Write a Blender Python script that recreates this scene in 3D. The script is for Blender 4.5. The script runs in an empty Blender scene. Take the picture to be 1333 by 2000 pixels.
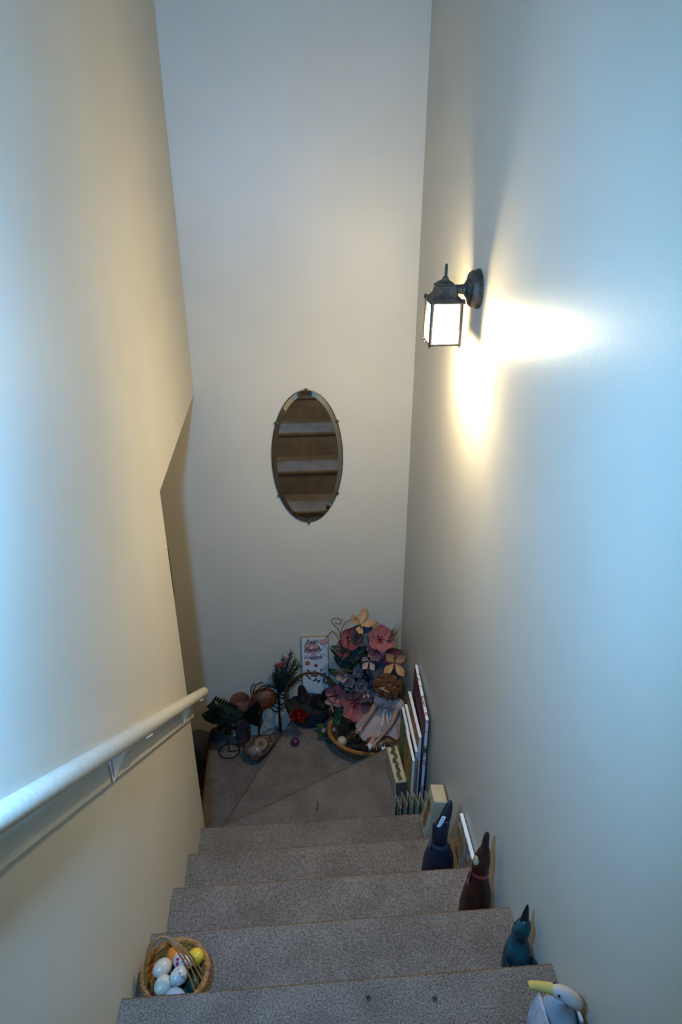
import bpy, math, random
from mathutils import Vector, Matrix
random.seed(7)
scene = bpy.context.scene
COL = scene.collection
# ------------------------------------------------------------------ camera
CAM_LOC = Vector((0.3992, -0.8727, 1.5915))
RT = Vector((0.99705, -0.07675, -0.00066)); UPV = Vector((0.0361, 0.4617, 0.8863)); FW = Vector((0.0678, 0.8837, -0.4631))
cam_data = bpy.data.cameras.new('camera'); cam = bpy.data.objects.new('camera', cam_data); COL.objects.link(cam)
m = Matrix((RT, UPV, -FW)).transposed().to_4x4(); m.translation = CAM_LOC; cam.matrix_world = m
cam_data.sensor_fit = 'VERTICAL'; cam_data.sensor_height = 36.0; cam_data.sensor_width = 24.0
cam_data.lens = 1367.67 / 2000 * 36.0; cam_data.clip_start = 0.02
scene.camera = cam
# ------------------------------------------------------------------ world and lights
world = bpy.data.worlds.new('world'); scene.world = world; world.use_nodes = True
world.node_tree.nodes['Background'].inputs[0].default_value = (0.55, 0.75, 1.0, 1)
world.node_tree.nodes['Background'].inputs[1].default_value = 0.05
# the photographer's flash, turned to the side by the upright format
fl = bpy.data.lights.new('camera_flash', 'SPOT'); fl.energy = 127; fl.color = (0.14, 0.45, 1.0)
fl.shadow_soft_size = 0.035; fl.spot_size = math.radians(150); fl.spot_blend = 0.75
flo = bpy.data.objects.new('camera_flash', fl); COL.objects.link(flo); flo.location = (0.156, -0.52, 1.430)
flo.rotation_euler = Vector((-0.02, 0.93, -0.36)).to_track_quat('-Z', 'Y').to_euler()
LAMP_POWER = 36.0
LAMP_COLOR = (1.0, 0.85, 0.55)
scene.view_settings.view_transform = 'Standard'; scene.view_settings.look = 'None'
scene.view_settings.gamma = 1.0; scene.view_settings.use_curve_mapping = False
scene.view_settings.exposure = 0.0

# ------------------------------------------------------------------ materials
def mat(name, col, rough=0.6, metal=0.0, col2=None, scale=20.0, bump=0.0, bscale=None, detail=3.0, spec=0.4,
        kind='noise', sheen=0.0, ramp=(0.35, 0.65), stretch=None, trans=0.0, bdist=0.004):
    mt = bpy.data.materials.new(name); mt.use_nodes = True
    nt = mt.node_tree; N = nt.nodes; Lk = nt.links; b = N['Principled BSDF']
    b.inputs['Base Color'].default_value = (*col, 1); b.inputs['Roughness'].default_value = rough
    b.inputs['Metallic'].default_value = metal; b.inputs['Specular IOR Level'].default_value = spec
    if sheen: b.inputs['Sheen Weight'].default_value = sheen
    if trans: b.inputs['Transmission Weight'].default_value = trans
    tc = N.new('ShaderNodeTexCoord'); vec = tc.outputs['Object']
    if stretch:
        mp = N.new('ShaderNodeMapping'); mp.inputs['Scale'].default_value = stretch
        Lk.new(vec, mp.inputs['Vector']); vec = mp.outputs['Vector']
    if col2 is not None:
        if kind == 'noise':
            t = N.new('ShaderNodeTexNoise'); t.inputs['Scale'].default_value = scale; t.inputs['Detail'].default_value = detail
            fac = t.outputs['Fac']
        elif kind == 'voronoi':
            t = N.new('ShaderNodeTexVoronoi'); t.inputs['Scale'].default_value = scale; fac = t.outputs['Distance']
        elif kind == 'wave':
            t = N.new('ShaderNodeTexWave'); t.inputs['Scale'].default_value = scale; t.inputs['Distortion'].default_value = 6
            t.inputs['Detail'].default_value = detail; fac = t.outputs['Fac']
        Lk.new(vec, t.inputs['Vector'])
        r = N.new('ShaderNodeValToRGB'); r.color_ramp.elements[0].position = ramp[0]; r.color_ramp.elements[1].position = ramp[1]
        r.color_ramp.elements[0].color = (*col, 1); r.color_ramp.elements[1].color = (*col2, 1)
        Lk.new(fac, r.inputs['Fac']); Lk.new(r.outputs['Color'], b.inputs['Base Color'])
    if bump:
        t2 = N.new('ShaderNodeTexNoise'); t2.inputs['Scale'].default_value = bscale or scale; t2.inputs['Detail'].default_value = 2
        Lk.new(vec, t2.inputs['Vector'])
        bp = N.new('ShaderNodeBump'); bp.inputs['Strength'].default_value = bump; bp.inputs['Distance'].default_value = bdist
        Lk.new(t2.outputs['Fac'], bp.inputs['Height']); Lk.new(bp.outputs['Normal'], b.inputs['Normal'])
    return mt

MW = mat('cream_wall_paint', (0.60, 0.535, 0.42), 0.42, col2=(0.575, 0.505, 0.385), scale=3.5, bump=0.12, bscale=120, spec=0.35, ramp=(0.3, 0.7), bdist=0.002)
MTRIM = mat('trim_paint', (0.60, 0.545, 0.45), 0.4, col2=(0.56, 0.50, 0.40), scale=9, spec=0.4)
MCEIL = mat('ceiling_paint', (0.8, 0.79, 0.76), 0.8, bump=0.1, bscale=90)

def carpet_material(name='looped_carpet', dark=(.088, .068, .052), light=(.285, .228, .185)):
    mt = bpy.data.materials.new(name); mt.use_nodes = True
    nt = mt.node_tree; N = nt.nodes; Lk = nt.links; b = N['Principled BSDF']
    b.inputs['Roughness'].default_value = 0.95; b.inputs['Specular IOR Level'].default_value = 0.1
    tc = N.new('ShaderNodeTexCoord')
    n1 = N.new('ShaderNodeTexNoise'); n1.inputs['Scale'].default_value = 240; n1.inputs['Detail'].default_value = 3; n1.inputs['Roughness'].default_value = .75
    n2 = N.new('ShaderNodeTexNoise'); n2.inputs['Scale'].default_value = 9; n2.inputs['Detail'].default_value = 3
    v = N.new('ShaderNodeTexVoronoi'); v.inputs['Scale'].default_value = 260
    for t in (n1, n2, v): Lk.new(tc.outputs['Object'], t.inputs['Vector'])
    r = N.new('ShaderNodeValToRGB'); e = r.color_ramp.elements
    e[0].position = .34; e[0].color = (*dark, 1); e[1].position = .66; e[1].color = (*light, 1)
    Lk.new(n1.outputs['Fac'], r.inputs['Fac'])
    r2 = N.new('ShaderNodeValToRGB'); r2.color_ramp.elements[0].color = (.82, .80, .78, 1); r2.color_ramp.elements[1].color = (1.12, 1.12, 1.12, 1)
    r2.color_ramp.elements[0].position = .3; r2.color_ramp.elements[1].position = .7
    Lk.new(n2.outputs['Fac'], r2.inputs['Fac'])
    mx = N.new('ShaderNodeMix'); mx.data_type = 'RGBA'; mx.blend_type = 'MULTIPLY'; mx.inputs[0].default_value = 1
    Lk.new(r.outputs['Color'], mx.inputs[6]); Lk.new(r2.outputs['Color'], mx.inputs[7]); Lk.new(mx.outputs[2], b.inputs['Base Color'])
    bp = N.new('ShaderNodeBump'); bp.inputs['Strength'].default_value = .8; bp.inputs['Distance'].default_value = .004; bp.invert = True
    Lk.new(v.outputs['Distance'], bp.inputs['Height']); Lk.new(bp.outputs['Normal'], b.inputs['Normal'])
    return mt
MCARP = carpet_material()
MCARPW = carpet_material('soiled_carpet_edge', (.085, .056, .032), (.23, .155, .09))

# ------------------------------------------------------------------ mesh helpers
def rot(ax, deg): return Matrix.Rotation(math.radians(deg), 4, ax)
def tr(x, y, z): return Matrix.Translation((x, y, z))
def catmull(pts, n=6):
    """smooth a list of tuples of any length"""
    out = []; P = [Vector(p) if len(p) == 3 else p for p in pts]; L = len(pts)
    for i in range(L - 1):
        p0, p1, p2, p3 = pts[max(i - 1, 0)], pts[i], pts[i + 1], pts[min(i + 2, L - 1)]
        for k in range(n):
            t = k / n
            out.append(tuple(.5 * (2 * b + (c - a) * t + (2 * a - 5 * b + 4 * c - d) * t * t + (3 * b - a - 3 * c + d) * t ** 3)
                             for a, b, c, d in zip(p0, p1, p2, p3)))
    out.append(tuple(pts[-1])); return out

class MB:
    def __init__(s): s.v = []; s.f = []
    def add(s, vs, fs, M=None):
        o = len(s.v)
        s.v += [tuple(M @ Vector(p)) if M else tuple(p) for p in vs]
        s.f += [tuple(i + o for i in f) for f in fs]; return s
    def box(s, x0, x1, y0, y1, z0, z1, M=None, bev=0.0):
        if bev <= 0:
            v = [(x, y, z) for x in (x0, x1) for y in (y0, y1) for z in (z0, z1)]
            return s.add(v, [(0, 1, 3, 2), (4, 6, 7, 5), (0, 4, 5, 1), (2, 3, 7, 6), (0, 2, 6, 4), (1, 5, 7, 3)], M)
        # box with chamfered edges: every corner becomes three vertices
        v = []; idx = {}
        X, Y, Z = (x0, x1), (y0, y1), (z0, z1)
        for i in (0, 1):
            for j in (0, 1):
                for k in (0, 1):
                    sx, sy, sz = (1, -1)[i], (1, -1)[j], (1, -1)[k]
                    for a in range(3):
                        p = [X[i] + sx * bev, Y[j] + sy * bev, Z[k] + sz * bev]; p[a] = (X[i], Y[j], Z[k])[a]
                        idx[i, j, k, a] = len(v); v.append(p)
        f = []
        for a in range(3):
            b, c = (a + 1) % 3, (a + 2) % 3
            for e in (0, 1):
                q = []
                for (u, w) in ((0, 0), (1, 0), (1, 1), (0, 1)):
                    t = [0, 0, 0]; t[a] = e; t[b] = u; t[c] = w; q.append(idx[(*t, a)])
                f.append(tuple(q if e else q[::-1]))
            for u in (0, 1):
                for w in (0, 1):
                    t0 = [0, 0, 0]; t1 = [0, 0, 0]; t0[b] = t1[b] = u; t0[c] = t1[c] = w; t1[a] = 1
                    f.append((idx[(*t0, b)], idx[(*t1, b)], idx[(*t1, c)], idx[(*t0, c)]))
        for i in (0, 1):
            for j in (0, 1):
                for k in (0, 1): f.append(tuple(idx[i, j, k, a] for a in range(3)))
        return s.add(v, f, M)
    def prism(s, poly, z0, z1, M=None):
        n = len(poly); v = [(x, y, z0) for x, y in poly] + [(x, y, z1) for x, y in poly]
        f = [tuple(range(n))[::-1], tuple(range(n, 2 * n))] + [(i, (i + 1) % n, n + (i + 1) % n, n + i) for i in range(n)]
        return s.add(v, f, M)
    def lathe(s, prof, n=24, M=None, sx=1, sy=1, fold=0, nf=0):
        v = []; f = []
        for i, (r, z) in enumerate(prof):
            for k in range(n):
                a = 2 * math.pi * k / n; rr = r * (1 + fold * math.sin(nf * a) * i / len(prof)) if fold else r
                v.append((rr * math.cos(a) * sx, rr * math.sin(a) * sy, z))
        for i in range(len(prof) - 1):
            for k in range(n): f.append((i * n + k, i * n + (k + 1) % n, (i + 1) * n + (k + 1) % n, (i + 1) * n + k))
        if prof[0][0] > 1e-5: f.append(tuple(range(n))[::-1])
        if prof[-1][0] > 1e-5: f.append(tuple(range((len(prof) - 1) * n, len(prof) * n)))
        return s.add(v, f, M)
    def tube(s, path, rad, n=8, M=None, closed=False, flat=1.0, caps=True):
        P = [Vector(p) for p in path]; L = len(P); v = []; f = []
        R = rad if isinstance(rad, (list, tuple)) else [rad] * L
        up = None
        for i in range(L):
            if closed: t = P[(i + 1) % L] - P[i - 1]
            else: t = P[min(i + 1, L - 1)] - P[max(i - 1, 0)]
            t = t.normalized() if t.length > 1e-9 else Vector((0, 0, 1))
            if up is None:
                up = Vector((0, 0, 1)) if abs(t.z) < .9 else Vector((0, 1, 0))
            u = (up - t * up.dot(t))
            u = u.normalized() if u.length > 1e-6 else t.orthogonal().normalized()
            up = u; w = t.cross(u)
            for k in range(n):
                a = 2 * math.pi * k / n
                v.append(P[i] + (w * math.cos(a) + u * math.sin(a) * flat) * R[i])
        for i in range(L if closed else L - 1):
            j = (i + 1) % L
            for k in range(n): f.append((i * n + k, i * n + (k + 1) % n, j * n + (k + 1) % n, j * n + k))
        if not closed and caps: f += [tuple(range(n))[::-1], tuple(range((L - 1) * n, L * n))]
        return s.add(v, f, M)
    def ball(s, c, r, n=16, M=None, sz=(1, 1, 1)):
        m2 = max(n // 2, 4); v = []; f = []
        for i in range(m2 + 1):
            th = math.pi * i / m2
            for k in range(n):
                a = 2 * math.pi * k / n
                v.append((c[0] + r * sz[0] * math.sin(th) * math.cos(a), c[1] + r * sz[1] * math.sin(th) * math.sin(a), c[2] + r * sz[2] * math.cos(th)))
        for i in range(m2):
            for k in range(n): f.append((i * n + k, (i + 1) * n + k, (i + 1) * n + (k + 1) % n, i * n + (k + 1) % n))
        return s.add(v, f, M)
    def sheet(s, fn, nu, nv, th=0.0, M=None):
        """surface fn(u, v) with u, v in 0..1, doubled with thickness th when asked"""
        g = [[Vector(fn(i / nu, j / nv)) for j in range(nv + 1)] for i in range(nu + 1)]
        v = []; f = []
        for i in range(nu + 1):
            for j in range(nv + 1): v.append(g[i][j])
        id_ = lambda i, j: i * (nv + 1) + j
        for i in range(nu):
            for j in range(nv): f.append((id_(i, j), id_(i + 1, j), id_(i + 1, j + 1), id_(i, j + 1)))
        if th:
            n0 = len(v)
            for i in range(nu + 1):
                for j in range(nv + 1):
                    du = g[min(i + 1, nu)][j] - g[max(i - 1, 0)][j]; dv = g[i][min(j + 1, nv)] - g[i][max(j - 1, 0)]
                    nn = du.cross(dv); nn = nn.normalized() if nn.length > 1e-12 else Vector((0, 0, 1))
                    v.append(g[i][j] - nn * th)
            for i in range(nu):
                for j in range(nv): f.append((n0 + id_(i, j), n0 + id_(i, j + 1), n0 + id_(i + 1, j + 1), n0 + id_(i + 1, j)))
            bd = [(id_(i, 0), id_(i + 1, 0)) for i in range(nu)] + [(id_(nu, j), id_(nu, j + 1)) for j in range(nv)] + \
                 [(id_(i + 1, nv), id_(i, nv)) for i in range(nu)] + [(id_(0, j + 1), id_(0, j)) for j in range(nv)]
            for a, b in bd: f.append((b, a, n0 + a, n0 + b))
        return s.add(v, f, M)
    def mesh(s, name, material, smooth=True, angle=None):
        me = bpy.data.meshes.new(name); me.from_pydata(s.v, [], s.f)
        import bmesh
        bm = bmesh.new(); bm.from_mesh(me)
        bmesh.ops.remove_doubles(bm, verts=bm.verts, dist=1e-6)
        bmesh.ops.dissolve_degenerate(bm, edges=bm.edges, dist=1e-7)
        bmesh.ops.recalc_face_normals(bm, faces=bm.faces); bm.to_mesh(me); bm.free()
        if smooth:
            me.shade_smooth()
            if angle: me.set_sharp_from_angle(angle=math.radians(angle))
        if material: me.materials.append(material)
        return me
    def build(s, name, material, parent=None, smooth=True, angle=40, label=None):
        o = bpy.data.objects.new(name, s.mesh(name, material, smooth, angle)); COL.objects.link(o)
        if parent: o.parent = parent
        if label: o['label'] = label
        return o

def tag(o, label, cat, group=None):
    o['label'] = label; o['category'] = cat
    if group: o['group'] = group
    return o
def thing(name, label, cat, loc=(0, 0, 0), rz=0.0, group=None, rx=0.0, ry=0.0):
    o = bpy.data.objects.new(name, None); o.empty_display_size = .03; COL.objects.link(o)
    o.location = loc; o.rotation_euler = (math.radians(rx), math.radians(ry), math.radians(rz))
    return tag(o, label, cat, group)
def structure(o, label=None):
    o['kind'] = 'structure'
    if label: o['label'] = label
    return o
def link_copy(o, parent, M=None):
    c = o.copy(); COL.objects.link(c); c.parent = parent
    if M is not None: c.matrix_local = M
    return c

# ------------------------------------------------------------------ the stairwell
W, RISE, RUN, YF, YE, ZH, ZTOP = 0.93, 0.1825, 0.2483, 2.0, 1.06, 0.671, 2.62
YB = -2.7
zt = lambda k: -k * RISE
# left wall with its opening over the lower stairs; its underside is the soffit
b = MB(); b.prism([(YB, -2.6), (YE, -2.6), (YE, ZH), (YF, ZH), (YF, ZTOP), (YB, ZTOP)], -0.12, 0.0, Matrix(((0, 0, 1, 0), (1, 0, 0, 0), (0, 1, 0, 0), (0, 0, 0, 1))))
structure(b.build('wall_left', MW, smooth=False), 'cream painted left wall of the stairwell, cut away over the lower stairs')
b = MB(); b.box(W, W + .12, YB, YF + .12, -2.6, ZTOP); structure(b.build('wall_right', MW, smooth=False), 'cream painted right wall carrying the lantern')
b = MB(); b.box(-2.6, W, YF, YF + .12, -2.6, ZTOP); structure(b.build('wall_far', MW, smooth=False), 'cream painted far wall carrying the oval mirror')
b = MB(); b.box(-2.6, -.12, YE - .12, YE, -2.6, ZH); structure(b.build('wall_lower_side', MW, smooth=False), 'cream wall along the lower flight')
b = MB(); b.box(-2.72, -2.6, YE - .12, YF + .12, -2.6, ZH + .1); structure(b.build('wall_lower_end', MW, smooth=False), 'cream wall at the end of the lower flight')
b = MB(); b.box(-2.6, -.12, YE - .12, YF, ZH, ZH + .1); structure(b.build('ceiling_lower', MCEIL, smooth=False), 'flat ceiling over the lower flight')
b = MB(); b.box(-.12, W + .12, YB, YF + .12, ZTOP, ZTOP + .1); structure(b.build('ceiling', MCEIL, smooth=False), 'white ceiling high over the stairwell')
b = MB(); b.box(-.12, W + .12, YB - .12, YB, -.2, ZTOP + .1); structure(b.build('wall_back', MW, smooth=False), 'cream wall behind the upper landing')
b = MB(); b.box(0, W, YB, -RUN, RISE - .1, RISE); structure(b.build('floor', MCARP, smooth=False), 'carpeted upper landing')

def soil_nosing(o, nose, z):
    """foot-worn brown line along the front of the nosing roll"""
    o.data.materials.append(MCARPW)
    for p in o.data.polygons:
        if p.normal.dot(Vector((nose[0], nose[1], 0))) > .36 and p.normal.z > -.2 and z - 2 * NR < p.center.z < z: p.material_index = 1
    return o
stairs = bpy.data.objects.new('staircase', None); COL.objects.link(stairs)
structure(stairs, 'staircase in grey-brown looped carpet, straight flight then three winders turning left')
OVER, NR = 0.013, 0.0155
def straight_step(k):
    """carpeted step: tread top, rolled nosing, riser"""
    y1 = k * RUN; y0 = (k - 1) * RUN - OVER - .012; z = zt(k)
    prof = [(y0, z)]
    for i in range(8):
        t = math.radians(90 - i * 180 / 7); prof.append((y1 - NR + NR * math.cos(t), z - NR + NR * math.sin(t)))
    prof += [(y1 - OVER, z - 2 * NR - .002), (y1 - OVER, zt(k + 1) - .0), (y0, zt(k + 1) - .0)]
    b = MB(); n = len(prof)
    v = [(0.0005, y, zz) for y, zz in prof] + [(W - .0005, y, zz) for y, zz in prof]
    f = [tuple(range(n)), tuple(range(n, 2 * n))[::-1]] + [(i, i + n, (i + 1) % n + n, (i + 1) % n) for i in range(n)]
    b.add(v, f); return soil_nosing(b.build('step', MCARP, stairs, angle=50), (0, 1), z)
for k in range(0, 5): straight_step(k)
def winder(poly, k, edge, nose):
    """wedge step; edge = two points of its front edge, nose = outward direction"""
    z = zt(k); b = MB(); b.prism(poly, z - RISE, z)
    (ax, ay), (bx, by) = edge; d = Vector((bx - ax, by - ay, 0)); d.normalize(); nv = Vector((nose[0], nose[1], 0)).normalized()
    A = Vector((ax, ay, 0)); B = Vector((bx, by, 0)); v = []; f = []
    prof = [(-.001, z)]
    for i in range(8):
        t = math.radians(90 - i * 180 / 7); prof.append((OVER - NR + NR * math.cos(t), z - NR + NR * math.sin(t)))
    prof.append((-.001, z - 2 * NR)); n = len(prof)
    for P in (A, B):
        for o, zz in prof: v.append((P.x + nv.x * o, P.y + nv.y * o, zz))
    f = [tuple(range(n)), tuple(range(n, 2 * n))[::-1]] + [(i, i + n, (i + 1) % n + n, (i + 1) % n) for i in range(n)]
    b.add(v, f); return soil_nosing(b.build('step', MCARP, stairs, angle=50), nv, z)
e_ = .0008
yr4 = 4 * RUN - OVER
# front edges measured on the nosing; the wood edge sits OVER behind it
def back(p, nrm): return (p[0] - nrm[0] * OVER, p[1] - nrm[1] * OVER)
nA = Vector((-.444, .896)); nB = Vector((-.906, .423)); nC = Vector((-1, 0))
A0, A1 = back((0.0, 1.110), nA), back((W, 1.115 + .496 * W), nA)
B0, B1 = back((-.01, 1.149), nB), back((.387, YF), nB)
A0 = (e_, A0[1] + .003); A1 = (W - e_, A1[1]); B0 = (e_, B0[1] + .06); B1 = (B1[0], YF - e_)
winder([(e_, yr4 - .04), (W - e_, yr4 - .04), A1, A0], 5, (A0, A1), nA)
winder([A0, A1, (W - e_, YF - e_), B1, B0], 6, (B0, B1), nB)
C0, C1 = (-.108 + OVER, YE + e_), (-.108 + OVER, YF - e_)
winder([A0, B0, B1, C1, C0, (e_, YE + e_)], 7, (C0, C1), nC)
for j in range(5):
    x1 = C0[0] - j * RUN; x0 = x1 - RUN; k = 8 + j
    winder([(x0, YE + e_), (x1, YE + e_), (x1, YF - e_), (x0, YF - e_)], k, ((x0, YE + e_), (x0, YF - e_)), nC)
# ------------------------------------------------------------------ wall lantern
MIRON = mat('verdigris_dark_iron', (.055, .044, .032), .55, .5, col2=(.12, .10, .075), scale=60, bump=.3, bscale=90, spec=.4)
def emit_mat(name, col, st):
    mt = bpy.data.materials.new(name); mt.use_nodes = True; N = mt.node_tree.nodes
    b = N['Principled BSDF']; b.inputs['Base Color'].default_value = (.8, .8, .8, 1)
    b.inputs['Emission Color'].default_value = (*col, 1); b.inputs['Emission Strength'].default_value = st; return mt
def pane_mat():
    mt = bpy.data.materials.new('lit_lantern_glass'); mt.use_nodes = True; nt = mt.node_tree; N = nt.nodes; Lk = nt.links
    N.remove(N['Principled BSDF']); out = N['Material Output']
    t = N.new('ShaderNodeBsdfTransparent'); t.inputs[0].default_value = (1, 1, 1, 1)
    d = N.new('ShaderNodeBsdfTranslucent'); d.inputs[0].default_value = (.95, .97, .95, 1)
    g = N.new('ShaderNodeBsdfGlossy'); g.inputs['Roughness'].default_value = .15
    a = N.new('ShaderNodeMixShader'); a.inputs[0].default_value = .35
    c = N.new('ShaderNodeMixShader'); c.inputs[0].default_value = .06
    Lk.new(t.outputs[0], a.inputs[1]); Lk.new(d.outputs[0], a.inputs[2]); Lk.new(a.outputs[0], c.inputs[1]); Lk.new(g.outputs[0], c.inputs[2])
    Lk.new(c.outputs[0], out.inputs[0]); return mt
LX, LY, LZ = .836, 1.085, 1.10     # lantern foot centre
ln = thing('wall_lantern', 'lit dark iron lantern with glass panes mounted high on the right wall', 'wall lamp', (W, LY, 1.243))
wl = lambda x, y, z: (x - W, y - LY, z - 1.243)
b = MB(); b.lathe([(.0, 0), (.053, 0), (.053, .006), (.049, .009), (.049, .019), (.044, .026), (.030, .028), (.027, .032), (.016, .040), (.0, .040)], 32, rot('Y', -90))
b.build('backplate', MIRON, ln)
b = MB(); b.tube(catmull([(-.036, 0, 0), (-.05, 0, .0), (-.075, 0, .002), (-.10, 0, .002)], 4), [.017, .0155, .014, .0132, .0126, .012, .0115, .011, .011, .011, .0115, .012, .013], 14); b.build('arm', MIRON, ln)
for sy in (-1, 1):
    b = MB(); b.ball((-.034, .0, 0), .004, 10, tr(0, sy * .034, -.008), (.7, 1, 1)); b.build('screw', MIRON, ln)
cx, cy, cz = wl(LX, LY, 0)
H0, H1, h = 1.10 - 1.243, 1.212 - 1.243, .040
def sq(r, z): return [(cx - r, cy - r, z), (cx + r, cy - r, z), (cx + r, cy + r, z), (cx - r, cy + r, z)]
def pyr(b, prof):
    v = []; f = []
    for r, z in prof: v += sq(r, z)
    for i in range(len(prof) - 1):
        for k in range(4): f.append((i * 4 + k, i * 4 + (k + 1) % 4, i * 4 + 4 + (k + 1) % 4, i * 4 + 4 + k))
    f += [(3, 2, 1, 0), tuple(range(len(v) - 4, len(v)))]; return b.add(v, f)
b = MB(); pyr(b, [(h + .008, H1), (h + .009, H1 + .003), (h + .007, H1 + .006), (.036, H1 + .013), (.029, H1 + .022), (.025, H1 + .038), (.027, H1 + .040), (.027, H1 + .043), (.021, H1 + .046), (.021, H1 + .049), (.013, H1 + .053), (.009, H1 + .056), (.005, H1 + .066)])
hood = b.build('hood', MIRON, ln, angle=25)
b = MB(); b.tube([(cx, cy + .012 * math.sin(t * math.pi / 8) * .55, H1 + .080 - .016 * math.cos(t * math.pi / 8)) for t in range(16)], .0028, 8, closed=True); b.build('finial_ring', MIRON, hood)
for sx in (-1, 1):
    for sy in (-1, 1):
        b = MB(); b.ball((cx + sx * (h + .004), cy + sy * (h + .004), H1 + .008), .005, 10); b.build('corner_knob', MIRON, hood)
for sx in (-1, 1):
    for sy in (-1, 1):
        b = MB(); b.tube([(cx + sx * h, cy + sy * h, H1 + .002), (cx + sx * (h + .001), cy + sy * (h + .001), H0), (cx + sx * (h + .001), cy + sy * (h + .001), H0 - .008)], [.0055, .0055, .003], 8); b.build('corner_bar', MIRON, ln)
b = MB()
for s in (-1, 1):
    b.box(cx - h - .006, cx + h + .006, cy + s * h - .003, cy + s * h + .003, H0 - .003, H0 + .003)
    b.box(cx + s * h - .003, cx + s * h + .003, cy - h - .006, cy + h + .006, H0 - .003, H0 + .003)
b.build('bottom_frame', MIRON, ln, smooth=False)
MPANE = pane_mat()
for s in (-1, 1):
    b = MB(); b.box(cx - h + .003, cx + h - .003, cy + s * (h - .002) - .001, cy + s * (h - .002) + .001, H0 + .004, H1 - .001); b.build('glass_pane', MPANE, ln, smooth=False)
    b = MB(); b.box(cx + s * (h - .002) - .001, cx + s * (h - .002) + .001, cy - h + .003, cy + h - .003, H0 + .004, H1 - .001); b.build('glass_pane' if s < 0 else 'back_panel', MPANE if s < 0 else MIRON, ln, smooth=False)
b = MB(); b.lathe([(.0, H1 - .004), (.011, H1 - .004), (.011, H1 - .028), (.0, H1 - .028)], 14, tr(cx, cy, 0)); b.build('socket', MIRON, ln)
b = MB(); b.lathe(catmull([(.009, H1 - .029), (.012, H1 - .036), (.0185, H1 - .055), (.017, H1 - .068), (.008, H1 - .078), (0.0001, H1 - .080)], 4), 16, tr(cx, cy, 0)); bulb = b.build('bulb', emit_mat('bulb_glow', (1, .86, .62), 60), ln)
lp = bpy.data.lights.new('lantern_light', 'POINT'); lp.energy = LAMP_POWER; lp.color = LAMP_COLOR; lp.shadow_soft_size = .024
lpo = bpy.data.objects.new('lantern_light', lp); COL.objects.link(lpo); lpo.parent = ln; lpo.location = (cx, cy, H1 - .097)

# ------------------------------------------------------------------ oval mirror
MMIR = mat('mirror_silver', (.82, .82, .80), .015, 1.0); MBEV = mat('bevel_silver', (.50, .47, .42), .06, 1.0)
MBRZ = mat('antique_bronze', (.16, .11, .065), .4, .7, col2=(.09, .06, .035), scale=80)
mr = thing('oval_mirror', 'oval mirror with thin dark bronze rim on the far wall', 'mirror', (.470, YF, .36))
RX, RZ = .158, .318
def ell(rx, rz, y, n=72): return [(rx * math.cos(2 * math.pi * k / n), y, rz * math.sin(2 * math.pi * k / n)) for k in range(n)]
b = MB(); n = 72
outer, inner = ell(RX - .003, RZ - .003, -.0075), ell(RX - .021, RZ - .023, -.0115)
b.add(inner, [tuple(range(n))]); b.build('mirror_glass', MMIR, mr, smooth=False)
b = MB(); b.add(outer + inner, [(k, (k + 1) % n, n + (k + 1) % n, n + k) for k in range(n)]); b.build('bevel', MBEV, mr, smooth=False)
b = MB(); b.add(ell(RX - .004, RZ - .004, -.001) + ell(RX - .004, RZ - .004, -.0074), [(k, (k + 1) % n, n + (k + 1) % n, n + k) for k in range(n)] + [tuple(range(n))]); b.build('backing_board', MBRZ, mr)
b = MB(); b.tube(ell(RX - .002, RZ - .002, -.0045), .0030, 8, closed=True); b.build('rim', MBRZ, mr)
for a in (90, 33, 147, 213, 327, 270):
    t = math.radians(a); b = MB()
    b.box(-.005, .005, -.014, -.0005, -.006, .007, tr((RX - .001) * math.cos(t), 0, (RZ - .001) * math.sin(t)) @ rot('Y', 90 - a), .001); b.build('clip', MBRZ, mr)

# ------------------------------------------------------------------ handrail on the left wall
MRAIL = mat('handrail_paint', (.60, .525, .41), .36, col2=(.54, .45, .33), scale=14, spec=.45, stretch=(1, 6, 6))
MBRK = mat('white_bracket_enamel', (.80, .82, .82), .3, spec=.5)
S = -.764      # slope dz/dy
hr = thing('handrail', 'cream painted round handrail on its wide board along the left wall', 'handrail', (0, 1.06, -.19))
def rl(y, z): return (y - 1.06, z + .19)
b = MB(); lo0, lo1 = rl(1.055, -.228), rl(-.95, -.228 + S * (-.95 - 1.055)); hh = .100
b.add([(x, y, z) for x in (.0005, .015) for (y, z) in (lo0, lo1, (lo1[0], lo1[1] + hh), (lo0[0], lo0[1] + hh))],
      [(0, 3, 2, 1), (4, 5, 6, 7), (0, 1, 5, 4), (2, 3, 7, 6), (0, 4, 7, 3), (1, 2, 6, 5)])
b.build('backing_board', MTRIM, hr, smooth=False)
zr = lambda y: -.158 + S * (y - 1.102)          # rail centre line
r_ = .0175; RXC = .050
p1 = rl(1.120, zr(1.120)); p0 = rl(-.95, zr(-.95)); dv = Vector((0, p1[0] - p0[0], p1[1] - p0[1])).normalized()
E1 = Vector((RXC, p1[0], p1[1])); E0 = Vector((RXC, p0[0], p0[1]))
path = [E0, E0 + dv * .01] + [E0.lerp(E1, t / 10) for t in range(1, 10)] + [E1 - dv * .016, E1 - dv * .007, E1 - dv * .002, E1]
b = MB(); b.tube(path, [r_] * 11 + [r_, r_ * .95, r_ * .78, r_ * .5], 20); b.build('rail', MRAIL, hr)
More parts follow.
